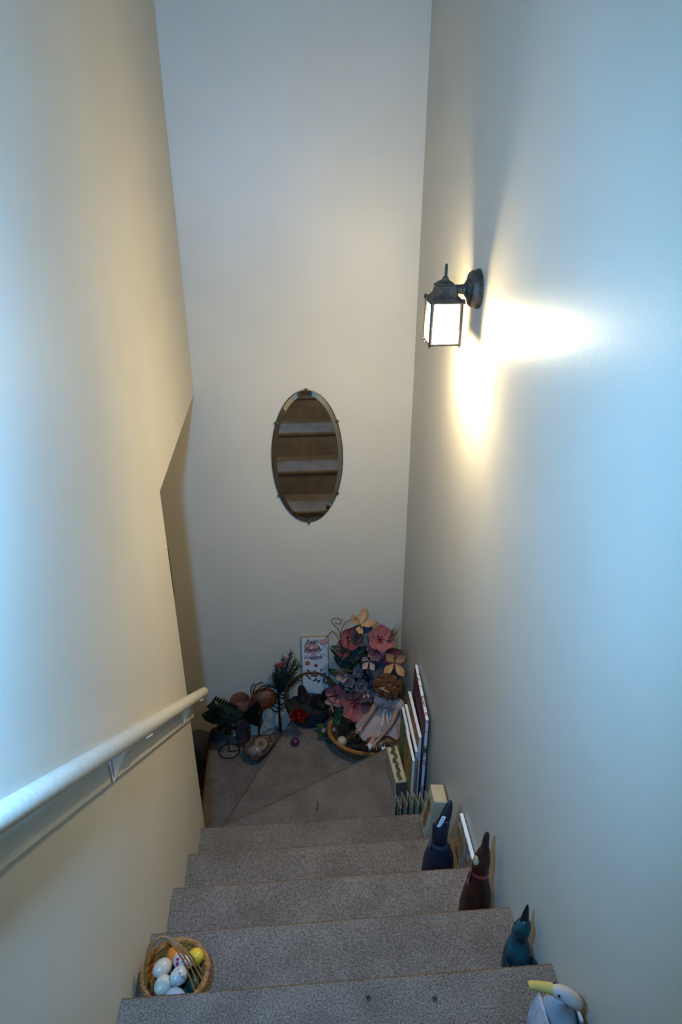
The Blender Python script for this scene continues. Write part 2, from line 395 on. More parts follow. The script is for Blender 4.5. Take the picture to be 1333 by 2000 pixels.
for yb in (.86, .165, -.50):
    zb = -.228 + S * (yb - 1.055) + .012
    def P(x, y, z): return (x, *rl(y, z))
    und = lambda y: zr(y) - r_ * 1.26
    b = MB()
    # pressed metal web from the foot of the board up under the rail
    A, Bq, Cq, Dq = (.017, yb, zb), (.019, yb + .004, und(yb)), (.046, yb + .10, und(yb + .10) + .002), (.046, yb + .165, und(yb + .165) + .002)
    Eq = (.030, yb + .055, zb + .012)
    poly = [A, Bq, Cq, Dq, Eq]; nv = len(poly)
    b.add([P(*p) for p in poly] + [P(p[0] + .004, p[1] - .002, p[2]) for p in poly],
          [tuple(range(nv)), tuple(range(nv, 2 * nv))[::-1]] + [(i, (i + 1) % nv, nv + (i + 1) % nv, nv + i) for i in range(nv)])
    b.box(.0155, .0185, rl(yb, 0)[0] - .009, rl(yb, 0)[0] + .009, rl(0, zb)[1] - .010, rl(0, zb)[1] + .045)
    br = b.build('bracket', MBRK, hr, smooth=False)
    ang = math.degrees(math.atan(S)); b = MB(); ym = yb + .145
    yy_, zz_ = rl(ym, zr(ym))
    b.box(-.012, .012, -.034, .034, -.0015, .0010, tr(RXC, yy_, zz_ - r_ * 1.25) @ rot('X', ang), .0005); b.build('saddle', MBRK, br, smooth=False)
    b = MB(); b.lathe([(.0, -.003), (.004, -.003), (.004, 0), (0, 0)], 10, tr(RXC, yy_ + .018, zz_ - r_ * 1.25 + S * .018 - .0015) @ rot('X', ang)); b.build('screw', MIRON, br)
# ------------------------------------------------------------------ figures on the straight steps
MTEAL = mat('teal_painted_wood', (.010, .075, .085), .38, col2=(.004, .022, .030), scale=22, bump=.25, bscale=60, spec=.5, ramp=(.4, .62))
MBLACK = mat('black_paint', (.006, .007, .009), .4, spec=.45)
MNAVY = mat('blue_black_paint', (.006, .008, .014), .42, col2=(.012, .018, .034), scale=14, spec=.45, bump=.15, bscale=40)
MRUST = mat('dark_red_brown_stain', (.060, .013, .006), .42, col2=(.026, .006, .004), scale=16, stretch=(3, 3, .6), spec=.45, bump=.15, bscale=50)
MRED = mat('red_satin_ribbon', (.30, .022, .012), .4, sheen=.3, col2=(.20, .012, .008), scale=40)
MGREYRIB = mat('grey_ribbon', (.055, .075, .085), .5, col2=(.035, .048, .055), scale=60)
MCREAMP = mat('cream_paint', (.46, .36, .22), .5, col2=(.36, .26, .14), scale=30)
MPAPER = mat('paper', (.74, .73, .68), .8)
MEYE = mat('black_bead', (.003, .003, .003), .12, spec=.6)
def bird_body(b, prof, n=28, M=None, sy=1.0):
    """prof: (x, y, z, r) stations up the bird, smoothed; closed ends"""
    P = catmull(prof, 5); v = []; f = []
    for (x, y, z, r) in P:
        for k in range(n):
            a = 2 * math.pi * k / n; v.append((x + r * math.cos(a), y + r * sy * math.sin(a), z))
    L = len(P)
    for i in range(L - 1):
        for k in range(n): f.append((i * n + k, i * n + (k + 1) % n, (i + 1) * n + (k + 1) % n, (i + 1) * n + k))
    f += [tuple(range(n))[::-1], tuple(range((L - 1) * n, L * n))]
    return b.add(v, f, M)
def cone_beak(b, p, q, r0, r1, n=12, flat=.7, mid=.6):
    p, q = Vector(p), Vector(q)
    return b.tube([p, p.lerp(q, .3), p.lerp(q, mid), p.lerp(q, .93), q], [r0, r0 * .82, r0 * .5 + r1 * .5, r1 * 1.2, r1 * .5], n, flat=flat)
def ribbon_ring(b, c, r, w, tilt=(0, 0), n=32, th=.002):
    M = tr(*c) @ rot('X', tilt[0]) @ rot('Y', tilt[1])
    return b.lathe([(r, -w / 2), (r + th, -w / 2), (r + th * 1.4, 0), (r + th, w / 2), (r, w / 2)], n, M)
def bow(b, c, s, M=None, tails=True):
    M = tr(*c) @ (M or Matrix())
    for sg in (-1, 1):
        lp = [(0, 0, 0), (sg * .5 * s, -.1 * s, .34 * s), (sg * 1.0 * s, -.05 * s, .30 * s), (sg * 1.08 * s, 0, 0), (sg * .95 * s, .05 * s, -.25 * s), (sg * .5 * s, .1 * s, -.16 * s), (0, 0, 0)]
        b.tube(catmull(lp, 4), .14 * s, 8, M, flat=1.9)
        if tails: b.tube(catmull([(0, 0, 0), (sg * .3 * s, -.06 * s, -.5 * s), (sg * .55 * s, -.02 * s, -1.1 * s)], 4), [.12 * s] * 8 + [.05 * s], 6, M, flat=1.8)
    b.ball((0, -.05 * s, 0), .22 * s, 10, M); return b

# teal bird on the second step
t = thing('bird_figurine', 'small teal wooden bird with raised black beak standing by the right wall', 'figurine', (.889, .075, zt(1)))
b = MB(); bird_body(b, [(0, -.012, 0, .027), (0, -.010, .006, .033), (0, -.004, .05, .0345), (-.001, .0, .10, .0305), (-.001, .004, .128, .023), (0, .006, .145, .0195), (.001, .006, .162, .0205), (.003, .005, .182, .0185), (.005, .006, .198, .012), (.006, .007, .206, .005)]); b.build('body', MTEAL, t)
b = MB(); cone_beak(b, (.0045, .006, .194), (.010, .016, .243), .0115, .0025); b.build('beak', MBLACK, t)
b = MB(); b.sheet(lambda u, v: (-.033 + .004 * math.sin(v * 3) , -.034 + .03 * u, .10 - .075 * v - .02 * u), 4, 5, .002); b.build('wing', MTEAL, t)
b = MB(); b.sheet(lambda u, v: (.033 - .004 * math.sin(v * 3), -.034 + .03 * u, .10 - .075 * v - .02 * u), 4, 5, .002); b.build('wing', MTEAL, t)
for sx in (-1, 1):
    b = MB(); b.ball((.003 + sx * .0175, .012, .184), .0026, 8); b.build('eye', MEYE, t)
b = MB(); b.tube(catmull([(0, -.03, .03), (0, -.045, .012), (0, -.055, .004)], 3), [.014, .013, .012, .010, .008, .006, .004], 10, flat=.5); b.build('tail', MTEAL, t)

# red brown goose with a red ribbon
t = thing('goose_figurine', 'dark red-brown wooden goose with red ribbon and bow round its neck', 'figurine', (.875, .345, zt(2)))
b = MB(); bird_body(b, [(-.004, -.01, 0, .036), (-.004, -.01, .006, .043), (-.003, -.008, .06, .0435), (-.001, -.004, .11, .038), (0, 0, .15, .029), (.001, .002, .175, .0225), (.001, .004, .195, .0235), (.003, .004, .225, .0235), (.006, .006, .255, .0175), (.008, .007, .275, .0115)]); b.build('body', MRUST, t)
b = MB(); cone_beak(b, (.0075, .007, .268), (.012, .016, .325), .0125, .005, flat=.8, mid=.7); b.build('bill', MRUST, t)
b = MB(); ribbon_ring(b, (.001, .002, .182), .0232, .009, (-14, 8)); b.build('neck_ribbon', MRED, t)
b = MB(); bow(b, (-.030, -.006, .182), .022, rot('Z', 65) @ rot('Y', 70)); b.build('bow', MRED, t)
b = MB(); b.ball((-.0065, .002, .228), .0160, 14, None, (.95, .95, 1.5)); b.build('cheek_patch', MCREAMP, t)
for sx in (-1, 1):
    b = MB(); b.ball((.005 + sx * .0195, .012, .246), .0026, 8); b.build('eye', MEYE, t)

# blue black goose with a grey ribbon
t = thing('goose_figurine', 'blue-black wooden goose with grey neck ribbon standing before the cream block', 'figurine', (.826, .585, zt(3)))
b = MB(); bird_body(b, [(0, 0, 0, .042), (0, 0, .006, .050), (0, 0, .06, .051), (.001, 0, .11, .047), (.001, .0, .150, .036), (-.001, 0, .178, .0255), (-.003, .002, .20, .0245), (-.001, .004, .225, .025), (.004, .008, .25, .0225), (.010, .012, .272, .0165)]); b.build('body', MNAVY, t)
b = MB(); b.tube(catmull([(.008, .011, .258), (.017, .018, .285), (.025, .026, .308), (.030, .032, .328)], 4), [.0195, .019, .0185, .0178, .017, .016, .0148, .0134, .012, .0104, .0084, .006, .003], 12, flat=.8); b.build('bill', MNAVY, t)
b = MB(); b.tube(catmull([(-.010, .004, .225), (-.016, .004, .250), (-.020, .004, .268)], 4), [.017, .0165, .0155, .014, .0125, .0108, .0088, .0062, .003], 12); b.build('crest', MNAVY, t)
b = MB(); b.box(-.0065, .0065, -.0010, .0010, 0, .040, tr(-.010, -.006, .258) @ rot('Y', 24) @ rot('X', -12)); b.build('paper_tag', MPAPER, t, smooth=False)
b = MB(); ribbon_ring(b, (-.001, .0, .176), .0262, .011, (-10, 4)); b.build('neck_ribbon', MGREYRIB, t)
b = MB(); bow(b, (-.031, .0, .174), .014, rot('Z', 75)); b.build('bow', MGREYRIB, t)
for sx in (-1, 1):
    b = MB(); b.ball((.004 + sx * .0205, .014, .246), .0026, 8); b.build('eye', MEYE, t)

# pale pelican on the top step in view
MPEL = mat('pale_painted_wood', (.50, .50, .50), .5, col2=(.36, .37, .40), scale=18, bump=.25, bscale=50, ramp=(.4, .65))
MPELW = mat('blue_grey_wing_paint', (.30, .33, .38), .55, col2=(.52, .51, .50), scale=26, stretch=(4, 4, .8), ramp=(.35, .7))
MYEL = mat('ochre_yellow_paint', (.58, .36, .075), .45, col2=(.62, .42, .13), scale=30)
MHEAD = mat('peach_head_paint', (.62, .40, .22), .45, col2=(.60, .52, .50), scale=22)
t = thing('pelican_figurine', 'pale carved pelican with long yellow bill standing beside the right wall', 'figurine', (.878, -.15, zt(0)))
b = MB(); bird_body(b, [(0, 0, 0, .030), (.001, 0, .006, .038), (.002, 0, .05, .041), (.0, 0, .09, .036), (-.004, .002, .115, .026), (-.006, .004, .135, .020), (-.004, .004, .150, .016)]); b.build('body', MPEL, t)
b = MB(); b.tube(catmull([(.034, -.014, .136), (.020, -.008, .150), (.002, .0, .160), (-.016, .004, .166), (-.026, .006, .168)], 4), [.0055, .009, .0115, .013, .0138, .0142, .0144, .0144, .014, .0134, .0126, .0116, .0106, .0096, .0086, .0076, .007], 14); b.build('head', MHEAD, t)
b = MB(); b.tube(catmull([(-.020, .006, .168), (-.036, .010, .170), (-.056, .013, .172), (-.064, .013, .171)], 4), [.0112, .0108, .0104, .01, .0097, .0094, .0092, .009, .0088, .0086, .008, .007, .004], 12, flat=.75); b.build('bill', MYEL, t)
for sx, nm in ((-1, 1), (1, 1)):
    b = MB(); b.sheet(lambda u, v: (sx * (.030 + .014 * math.sin(v * 2.2)), -.03 + .056 * u - .012 * v, .118 - .112 * v), 5, 8, .006 * sx); b.build('wing', MPELW, t)
b = MB(); b.tube(catmull([(.006, -.036, .10), (.008, -.043, .06), (.008, -.046, .015)], 4), [.010, .012, .014, .016, .017, .017, .016, .014, .012], 10, flat=.5); b.build('tail', MPELW, t)
for sx in (-1, 1):
    b = MB(); b.ball((-.012, .003 + sx * .0115, .170), .0026, 8); b.build('eye', MEYE, t)

# red tipped figure whose tip only shows at the lower left
MBRICK = mat('brick_red_paint', (.17, .05, .035), .5, col2=(.10, .03, .02), scale=40)
t = thing('bird_figurine', 'reddish pointed figure at the left wall, only its tip showing', 'figurine', (.030, -.135, zt(0)))
b = MB(); bird_body(b, [(0, 0, 0, .020), (0, 0, .005, .024), (0, 0, .04, .025), (0, .002, .07, .018), (0, .003, .085, .0135), (-.002, .004, .095, .010)]); b.build('body', MBRICK, t)
b = MB(); cone_beak(b, (-.002, .004, .092), (-.006, .012, .116), .008, .002); b.build('beak', MBRICK, t)

# canvas on the fourth step leaning on the wall
MLINEN = mat('white_canvas_edge', (.70, .71, .70), .75, bump=.15, bscale=200)
def art(name, stops, scale=12, dist=3, stretch=(1, 1, 1)):
    mt = bpy.data.materials.new(name); mt.use_nodes = True; nt = mt.node_tree; N = nt.nodes; Lk = nt.links; bb = N['Principled BSDF']
    bb.inputs['Roughness'].default_value = .65
    tc = N.new('ShaderNodeTexCoord'); mp = N.new('ShaderNodeMapping'); mp.inputs['Scale'].default_value = stretch
    n = N.new('ShaderNodeTexNoise'); n.inputs['Scale'].default_value = scale; n.inputs['Detail'].default_value = 2; n.inputs['Distortion'].default_value = dist
    r = N.new('ShaderNodeValToRGB'); e = r.color_ramp.elements
    while len(e) < len(stops): e.new(.5)
    for el, (p, c) in zip(e, stops): el.position = p; el.color = (*c, 1)
    Lk.new(tc.outputs['Object'], mp.inputs[0]); Lk.new(mp.outputs[0], n.inputs['Vector']); Lk.new(n.outputs['Fac'], r.inputs[0]); Lk.new(r.outputs[0], bb.inputs['Base Color']); return mt
def canvas(label, x, y0, y1, z0, h, thick, face, group=None, lean=0.0, rz=0.0, edge=None, name='canvas_print'):
    """stretched canvas standing parallel to the right wall, print to the left"""
    t = thing(name, label, 'canvas', (x, (y0 + y1) / 2, z0), rz, group, 0, lean)
    hl = (y1 - y0) / 2
    b = MB(); b.box(-thick / 2 + .001, thick / 2, -hl, hl, 0, h, None, .0012); b.build('stretched_frame', edge or MLINEN, t, smooth=False)
    b = MB(); b.box(-thick / 2 - .0006, -thick / 2 + .0012, -hl + .001, hl - .001, .001, h - .001); b.build('print', face, t, smooth=False)
    return t
AFLOR = art('tan_floral_print', [(.30, (.40, .36, .30)), (.42, (.36, .31, .24)), (.5, (.30, .13, .03)), (.56, (.24, .17, .09)), (.66, (.42, .40, .36))], 16, 1.5, (1, 1, .6))
t = canvas('small canvas with tan and orange floral print leaning behind the blue-black goose', .9155, .515, .69, zt(3) + .0008, .175, .013, AFLOR, lean=1.2)
for dy, dz, r in ((-.03, .07, .012), (.02, .12, .014), (.05, .06, .010)):
    b = MB()
    for k in range(5):
        a = k * 2 * math.pi / 5; b.lathe([(r * .42, 0), (r * .42, .0008), (0, .0008)], 10, tr(-.0072, dy + r * .6 * math.cos(a), dz + r * .6 * math.sin(a)) @ rot('Y', -90))
    b.build('printed_flower', mat('burnt_orange_ink', (.34, .13, .025), .6), t, smooth=False)

# cream block with a pineapple, leaning on the wall
MBLK = mat('cream_crackle_paint', (.54, .43, .27), .5, col2=(.46, .345, .19), scale=14, bump=.3, bscale=40)
t = thing('pineapple_block', 'tall cream wooden block with a painted pineapple leaning on the right wall', 'wooden block', (.870, .905, zt(4) + .004), 0, None, 0, 8.0)
b = MB(); b.box(-.026, .026, -.041, .041, 0, .205, None, .005); b.build('block', MBLK, t, smooth=False)
MPINE = mat('pineapple_brown', (.17, .075, .035), .6, col2=(.26, .15, .06), scale=90, kind='voronoi'); MLEAFP = mat('olive_leaf_paint', (.075, .085, .03), .6)
b = MB()
for i in range(9):
    z = .03 + i * .0105; w = .019 * math.sin(math.pi * (i + 1.2) / 10.4)
    for j in range(-2, 3):
        yy = (j + (.5 if i % 2 else 0)) * .0085
        if abs(yy) <= w + .002: b.box(-.0278, -.0262, yy - .0036, yy + .0036, z, z + .0088, None, .0006)
b.build('painted_pineapple', MPINE, t, smooth=False)
b = MB()
for a in (-65, -42, -20, 0, 20, 42, 65):
    L = .05 - abs(a) * .0003; b.add([(-.0275, 0, 0), (-.0275, .004, L * .5), (-.0275, 0, L), (-.0275, -.004, L * .5), (-.0263, 0, 0), (-.0263, .004, L * .5), (-.0263, 0, L), (-.0263, -.004, L * .5)],
          [(0, 1, 2, 3), (7, 6, 5, 4), (0, 4, 5, 1), (1, 5, 6, 2), (2, 6, 7, 3), (3, 7, 4, 0)], tr(0, 0, .122) @ rot('X', a))
b.build('painted_leaves', MLEAFP, t, smooth=False)

# ------------------------------------------------------------------ basket of painted eggs
MWICK = mat('honey_wicker', (.42, .165, .035), .5, col2=(.26, .09, .018), scale=70, bump=.3, bscale=120)
MWICKD = mat('dark_honey_wicker', (.17, .07, .022), .55, col2=(.09, .035, .012), scale=70, bump=.3, bscale=120)
t = thing('egg_basket', 'small wicker basket of painted eggs at the left wall', 'basket', (.087, .100, zt(1)))
b = MB()
for i in range(9):
    z = .006 + i * .0075; r = .050 + .022 * (i / 8) ** .7
    b.tube([(( r + .0022 * math.sin(12 * a + math.pi * (i % 2))) * math.cos(a), (r + .0022 * math.sin(12 * a + math.pi * (i % 2))) * math.sin(a), z) for a in [2 * math.pi * k / 72 for k in range(72)]], .0042, 6, closed=True)
b.build('woven_side', MWICK, t)
b = MB(); b.lathe([(0, .001), (.052, .001), (.054, .006), (0, .006)], 32); b.build('base', MWICKD, t)
b = MB()
for ph in (0, 2.1, 4.2):
    b.tube([((.0735 + .0035 * math.cos(14 * a + ph)) * math.cos(a), (.0735 + .0035 * math.cos(14 * a + ph)) * math.sin(a), .075 + .0035 * math.sin(14 * a + ph)) for a in [2 * math.pi * k / 96 for k in range(96)]], .0042, 6, closed=True)
b.build('braided_rim', MWICK, t)
H = MB()
for i, (o0, o1) in enumerate(((-.16, -.2), (0, 0), (.16, .2), (.3, .36))):
    a0, a1 = math.radians(195) + o0, math.radians(-32) + o1
    A = Vector((.072 * math.cos(a0), .072 * math.sin(a0), .073)); Bq = Vector((.072 * math.cos(a1), .072 * math.sin(a1), .073)); top = Vector((-.022, .028, .162))
    H.tube(catmull([tuple(A), tuple(A.lerp(top, .6) + Vector((-.012, .004, .024))), tuple(top + Vector((0, 0, i * .002))), tuple(Bq.lerp(top, .55) + Vector((.010, .0, .022))), tuple(Bq)], 6), .0022, 6)
H.build('handle', MWICK, t)
def egg_mesh(mt, nm):
    b = MB(); b.lathe([(0, 0)] + [(.0170 * math.sin(math.pi * i / 14) * (1 - .10 * math.cos(math.pi * i / 14) * -1), .0225 - .0225 * math.cos(math.pi * i / 14)) for i in range(1, 14)] + [(0, .045)], 20)
    return b.mesh(nm, mt)
def emat(nm, c, c2=None, sc=30, ramp=(.45, .55), kind='noise'): return mat(nm, c, .28, col2=c2, scale=sc, spec=.5, ramp=ramp, kind=kind, detail=2)
eggs = [('glossy yellow egg on the rim side of the egg basket', emat('egg_yellow', (.80, .46, .03)), (.044, .032, .072), (25, 20, 0)),
        ('plain orange egg at the back of the egg basket', emat('egg_orange', (.58, .17, .02)), (-.008, .040, .066), (60, 0, 20)),
        ('white egg marbled with pink and red in the egg basket', emat('egg_pink', (.36, .02, .04), (.56, .46, .44), 120, (.42, .52)), (.017, .020, .078), (84, 0, 72)),
        ('cream egg with fine orange lines at the left of the egg basket', emat('egg_cream', (.60, .28, .17), (.58, .45, .33), 70, (.34, .40)), (-.031, .008, .078), (70, 0, -40)),
        ('pearly white egg at the front left of the egg basket', emat('egg_white', (.58, .52, .38)), (-.024, -.030, .078), (62, 0, -20)),
        ('white egg with green and red streaks in the middle of the egg basket', emat('egg_striped', (.24, .20, .16), (.52, .48, .40), 90, (.40, .46)), (.010, -.014, .080), (66, 0, -35)),
        ('pale pink egg at the front of the egg basket', emat('egg_blush', (.62, .45, .38), (.66, .55, .48), 20), (.006, -.050, .066), (80, 0, 70)),
        ('dark red egg low at the front of the egg basket', emat('egg_red', (.20, .010, .020)), (-.035, -.047, .050), (70, 0, 40)),
        ('dark green egg deep in the egg basket', emat('egg_green', (.010, .040, .030)), (.040, -.010, .040), (75, 0, 10))]
for lab, mt, (x, y, z), (ax, ay, az) in eggs:
    o = bpy.data.objects.new('painted_egg', egg_mesh(mt, 'painted_egg')); COL.objects.link(o)
    M = tr(.087 + x, .100 + y, zt(1) + z + .002) @ rot('Z', az) @ rot('X', ax) @ rot('Y', ay) @ Matrix.Scale(1.13, 4) @ tr(0, 0, -.0225)
    o.matrix_world = M; tag(o, lab, 'egg', 'painted eggs in the small basket')
b = MB(); b.lathe([(0, .006), (.050, .006), (.056, .03), (.04, .036), (0, .033)], 20); o = b.build('shredded_filling', mat('dark_green_shred', (.008, .020, .012), .7, col2=(.02, .03, .015), scale=90, bump=1, bscale=150), t)

# lint and a bit of twig on the carpet
MLINT = mat('dark_lint', (.02, .025, .022), .9)
for (x, y, k, s, lab) in ((.659, -.059, 0, .007, 'dark lint tuft on the nearest step, nearer the pelican'), (.520, -.046, 0, .006, 'dark lint tuft on the nearest step, further from the pelican')):
    b = MB()
    for i in range(7):
        a = i * .9; b.tube(catmull([(0, 0, .001), (s * .5 * math.cos(a), s * .5 * math.sin(a), .003), (s * math.cos(a + .5), s * math.sin(a + .5), .001)], 3), .0007, 4)
    o = b.build('lint_tuft', MLINT); o.location = (x, y, zt(k)); tag(o, lab, 'lint')
b = MB(); b.tube(catmull([(-.002, -.012, .002), (.001, 0, .004), (.003, .016, .003), (.001, .03, .006)], 4), [.002] * 12 + [.0008], 5); b.ball((-.002, -.012, .0025), .0045, 8)
o = b.build('twig', MLINT); o.location = (.455, 1.195, zt(5)); tag(o, 'thin dark twig lying on the top winder step', 'twig')
# ------------------------------------------------------------------ right side of the top winder step: block, cards, canvases
Z5, Z6, Z7 = zt(5), zt(6), zt(7)
t = thing('leaf_topped_block', 'cream block with a strip of brown and green leaves along its top', 'wooden block', (.8115, 1.320, Z5), 3.5)
b = MB(); b.box(-.025, .025, -.10, .10, 0, .098, None, .004); b.build('block', MBLK, t, smooth=False)
MDRY = mat('dried_leaf', (.055, .050, .020), .7, col2=(.12, .060, .028), scale=40)
for k in range(14):
    b = MB(); L = .022; w = .009
    b.sheet(lambda u, v: ((v - .5) * 2 * w * math.sin(math.pi * min(max(u, .04), .96)), (u - .5) * L, .002 + .003 * math.sin(math.pi * u)), 4, 2, .001, tr(random.uniform(-.007, .007), -.088 + k * .0135, .0985) @ rot('Z', random.uniform(-70, 70)) @ rot('X', random.uniform(-12, 12)))
    b.build('leaf', MDRY if k % 3 else MLEAFP, t)
MPLUM = mat('plum_grey_end', (.10, .075, .075), .55)
b = MB(); b.box(-.022, .022, -.1015, -.0995, .012, .090, None, .0006); b.build('end_panel', MPLUM, t, smooth=False)

AC = [art('floral_card_%d' % i, st, 30, 1, (1, 1, 1)) for i, st in enumerate((
    [(.35, (.58, .46, .30)), (.56, (.60, .48, .32)), (.61, (.30, .10, .07)), (.68, (.20, .22, .12))],
    [(.35, (.52, .46, .30)), (.56, (.58, .48, .32)), (.61, (.20, .24, .14)), (.68, (.34, .12, .10))]))]
t = thing('accordion_card', 'accordion-folded paper card with small flowers standing before the canvases', 'card', (.842, 1.082, Z5 + .0005))
zz = [(-.078 + i * .0122, (-.035 if i % 2 == 0 else .034) + random.uniform(-.004, .004)) for i in range(13)]
for i in range(12):
    (xa, ya), (xb, yb) = zz[i], zz[i + 1]; d = Vector((xb - xa, yb - ya, 0)).normalized(); nn = Vector((-d.y, d.x, 0)) * .0005
    hgt = .150 + random.uniform(-.008, .008)
    b = MB(); b.prism([(xa - nn.x, ya - nn.y), (xb - nn.x, yb - nn.y), (xb + nn.x, yb + nn.y), (xa + nn.x, ya + nn.y)], 0, hgt); b.build('card_panel', AC[i % 2], t, smooth=False)

CE = [art('canvas_face_a', [(.3, (.10, .16, .06)), (.45, (.36, .30, .05)), (.55, (.50, .14, .02)), (.65, (.05, .07, .09))], 14, 2),
      art('canvas_face_b', [(.3, (.03, .10, .09)), (.5, (.12, .22, .06)), (.65, (.30, .33, .10))], 14, 2),
      art('canvas_face_c', [(.3, (.20, .035, .02)), (.5, (.30, .10, .05)), (.65, (.10, .15, .12))], 12, 2),
      art('canvas_face_d', [(.3, (.30, .15, .03)), (.5, (.42, .20, .04)), (.65, (.16, .05, .02))], 10, 2),
      art('canvas_face_e', [(.3, (.06, .012, .014)), (.5, (.12, .02, .02)), (.65, (.10, .03, .04))], 9, 2)]
GRC = 'canvases stacked on edge along the right wall'
canvas('short canvas with yellow and orange print standing against the leaf-topped block', .8475, 1.140, 1.310, Z5, .305, .012, CE[0], GRC)
canvas('green printed canvas standing behind the shortest one in the wall row', .8605, 1.33, 1.50, Z5, .255, .012, CE[1], GRC)
canvas('red-brown printed canvas third from the wall in the row', .8735, 1.215, 1.495, Z5, .275, .0125, CE[2], GRC)
canvas('orange printed canvas second from the wall in the row', .8875, 1.225, 1.50, Z5, .345, .0135, CE[3], GRC)
MBAND = art('wrapped_print_edge', [(.30, (.62, .65, .68)), (.52, (.66, .68, .70)), (.56, (.28, .02, .03)), (.61, (.62, .64, .66)), (.66, (.08, .25, .10)), (.72, (.05, .06, .12))], 14, .6, (1, 1, 1))
canvas('tallest canvas nearest the right wall, dark red print with picture wrapped round its white edge', .911, 1.195, 1.535, Z5, .465, .0135, CE[4], GRC, rz=-2.4, edge=MBAND)

# ------------------------------------------------------------------ oval wicker basket with cones and ball
bk = thing('wicker_basket', 'oval honey wicker basket of pine cones in the corner below the doll', 'basket', (.715, 1.715, Z6), -18)
def ering(rx, ry, z, wob=0.0, nw=16, ph=0.0, n=90):
    return [((rx + wob * math.sin(nw * a + ph)) * math.cos(a), (ry + wob * math.sin(nw * a + ph)) * math.sin(a), z) for a in [2 * math.pi * k / n for k in range(n)]]
b = MB()
for i in range(10):
    s = .80 + .20 * (i / 9) ** .8; b.tube(ering(.178 * s, .140 * s, .006 + i * .0075, .003, 18, math.pi * (i % 2)), .0043, 6, closed=True)
b.build('woven_side', MWICKD, bk)
b = MB(); b.lathe([(0, .001), (1, .001), (1, .006), (0, .006)], 40, Matrix.Diagonal((.142, .112, 1, 1))); b.build('base', MWICKD, bk)
for ph in range(5):
    b = MB(); b.tube([((.182 + .006 * math.cos(11 * a + ph * 1.257)) * math.cos(a), (.144 + .006 * math.cos(11 * a + ph * 1.257)) * math.sin(a), .084 + .0055 * math.sin(11 * a + ph * 1.257)) for a in [2 * math.pi * k / 120 for k in range(120)]], .0038, 6, closed=True); b.build('rim_strand', MWICK, bk)
MCONE = mat('pine_cone_brown', (.020, .012, .008), .75, col2=(.045, .026, .015), scale=60); MGOLD = mat('gilded_cone', (.34, .20, .10), .35, .55, col2=(.16, .08, .04), scale=120)
def cone_mesh(mt, nm, R=.026, Hh=.056, rows=9, per=8):
    b = MB(); b.lathe([(0, 0), (R * .5, .004), (R * .62, Hh * .35), (R * .4, Hh * .8), (0, Hh * .96)], 10)
    for i in range(rows):
        f = i / (rows - 1); z = Hh * (.04 + .86 * f); r = R * (.55 + .62 * math.sin(math.pi * (.16 + .78 * f))) * .82
        for k in range(per):
            a = 2 * math.pi * (k + (i % 2) * .5) / per; M = tr(0, 0, z) @ rot('Z', math.degrees(a)) @ rot('Y', -28 + 40 * -f)
            w = R * .36; b.add([(r * .35, -w * .4, 0), (r * .35, w * .4, 0), (r * .95, w, .001), (r * 1.12, 0, .004), (r * .95, -w, .001), (r * .7, 0, .006)], [(0, 1, 5), (1, 2, 5), (2, 3, 5), (3, 4, 5), (4, 0, 5), (0, 4, 3, 2, 1)], M)
    return b.mesh(nm, mt, True, 30)
cm = cone_mesh(MCONE, 'pine_cone')
cones = [(-.075, .045, .050, 80, 20), (-.05, -.04, .045, 85, 100), (.02, -.065, .045, 80, 170), (-.01, .02, .052, 70, 240), (.085, -.045, .045, 85, 300), (.06, .05, .05, 75, 10), (-.11, .0, .05, 60, 60), (.12, .02, .045, 80, 120), (-.03, .085, .05, 70, 40), (.035, -.010, .070, 60, 200), (-.02, -.085, .06, 85, 95), (.075, -.085, .058, 85, 70)]
CONEPOS = ['at the left end', 'near the left front', 'at the front edge', 'in the middle', 'at the front right', 'at the back right', 'beside the ivory ball', 'at the far right end', 'at the back edge', 'on top of the heap', 'low at the very front', 'against the brown pouch']
for i, (x, y, z, ax, az) in enumerate(cones):
    o = bpy.data.objects.new('pine_cone', cm); COL.objects.link(o)
    o.matrix_world = tr(.715, 1.715, Z6) @ rot('Z', -18) @ tr(x, y, z) @ rot('Z', az) @ rot('X', ax) @ tr(0, 0, -.03)
    tag(o, 'dark brown pine cone %s of the oval wicker basket' % CONEPOS[i] if i not in (6, 9, 11) else 'dark brown pine cone %s in the oval wicker basket' % CONEPOS[i], 'pine cone', 'pine cones in the oval wicker basket')
gm = cone_mesh(MGOLD, 'gilded_pine_cone', .022, .045, 9, 8)
o = bpy.data.objects.new('gilded_pine_cone', gm); COL.objects.link(o); o.matrix_world = tr(.652, 1.690, Z6 + .066) @ rot('X', 12); tag(o, 'small gilded pine cone beside the ivory ball', 'pine cone')
b = MB(); b.ball((0, 0, 0), .025, 24); o = b.build('ivory_ball', mat('ivory_ball', (.48, .40, .27), .45, col2=(.42, .33, .20), scale=20)); o.location = (.598, 1.665, Z6 + .077); tag(o, 'smooth ivory ball in the oval wicker basket', 'ball')

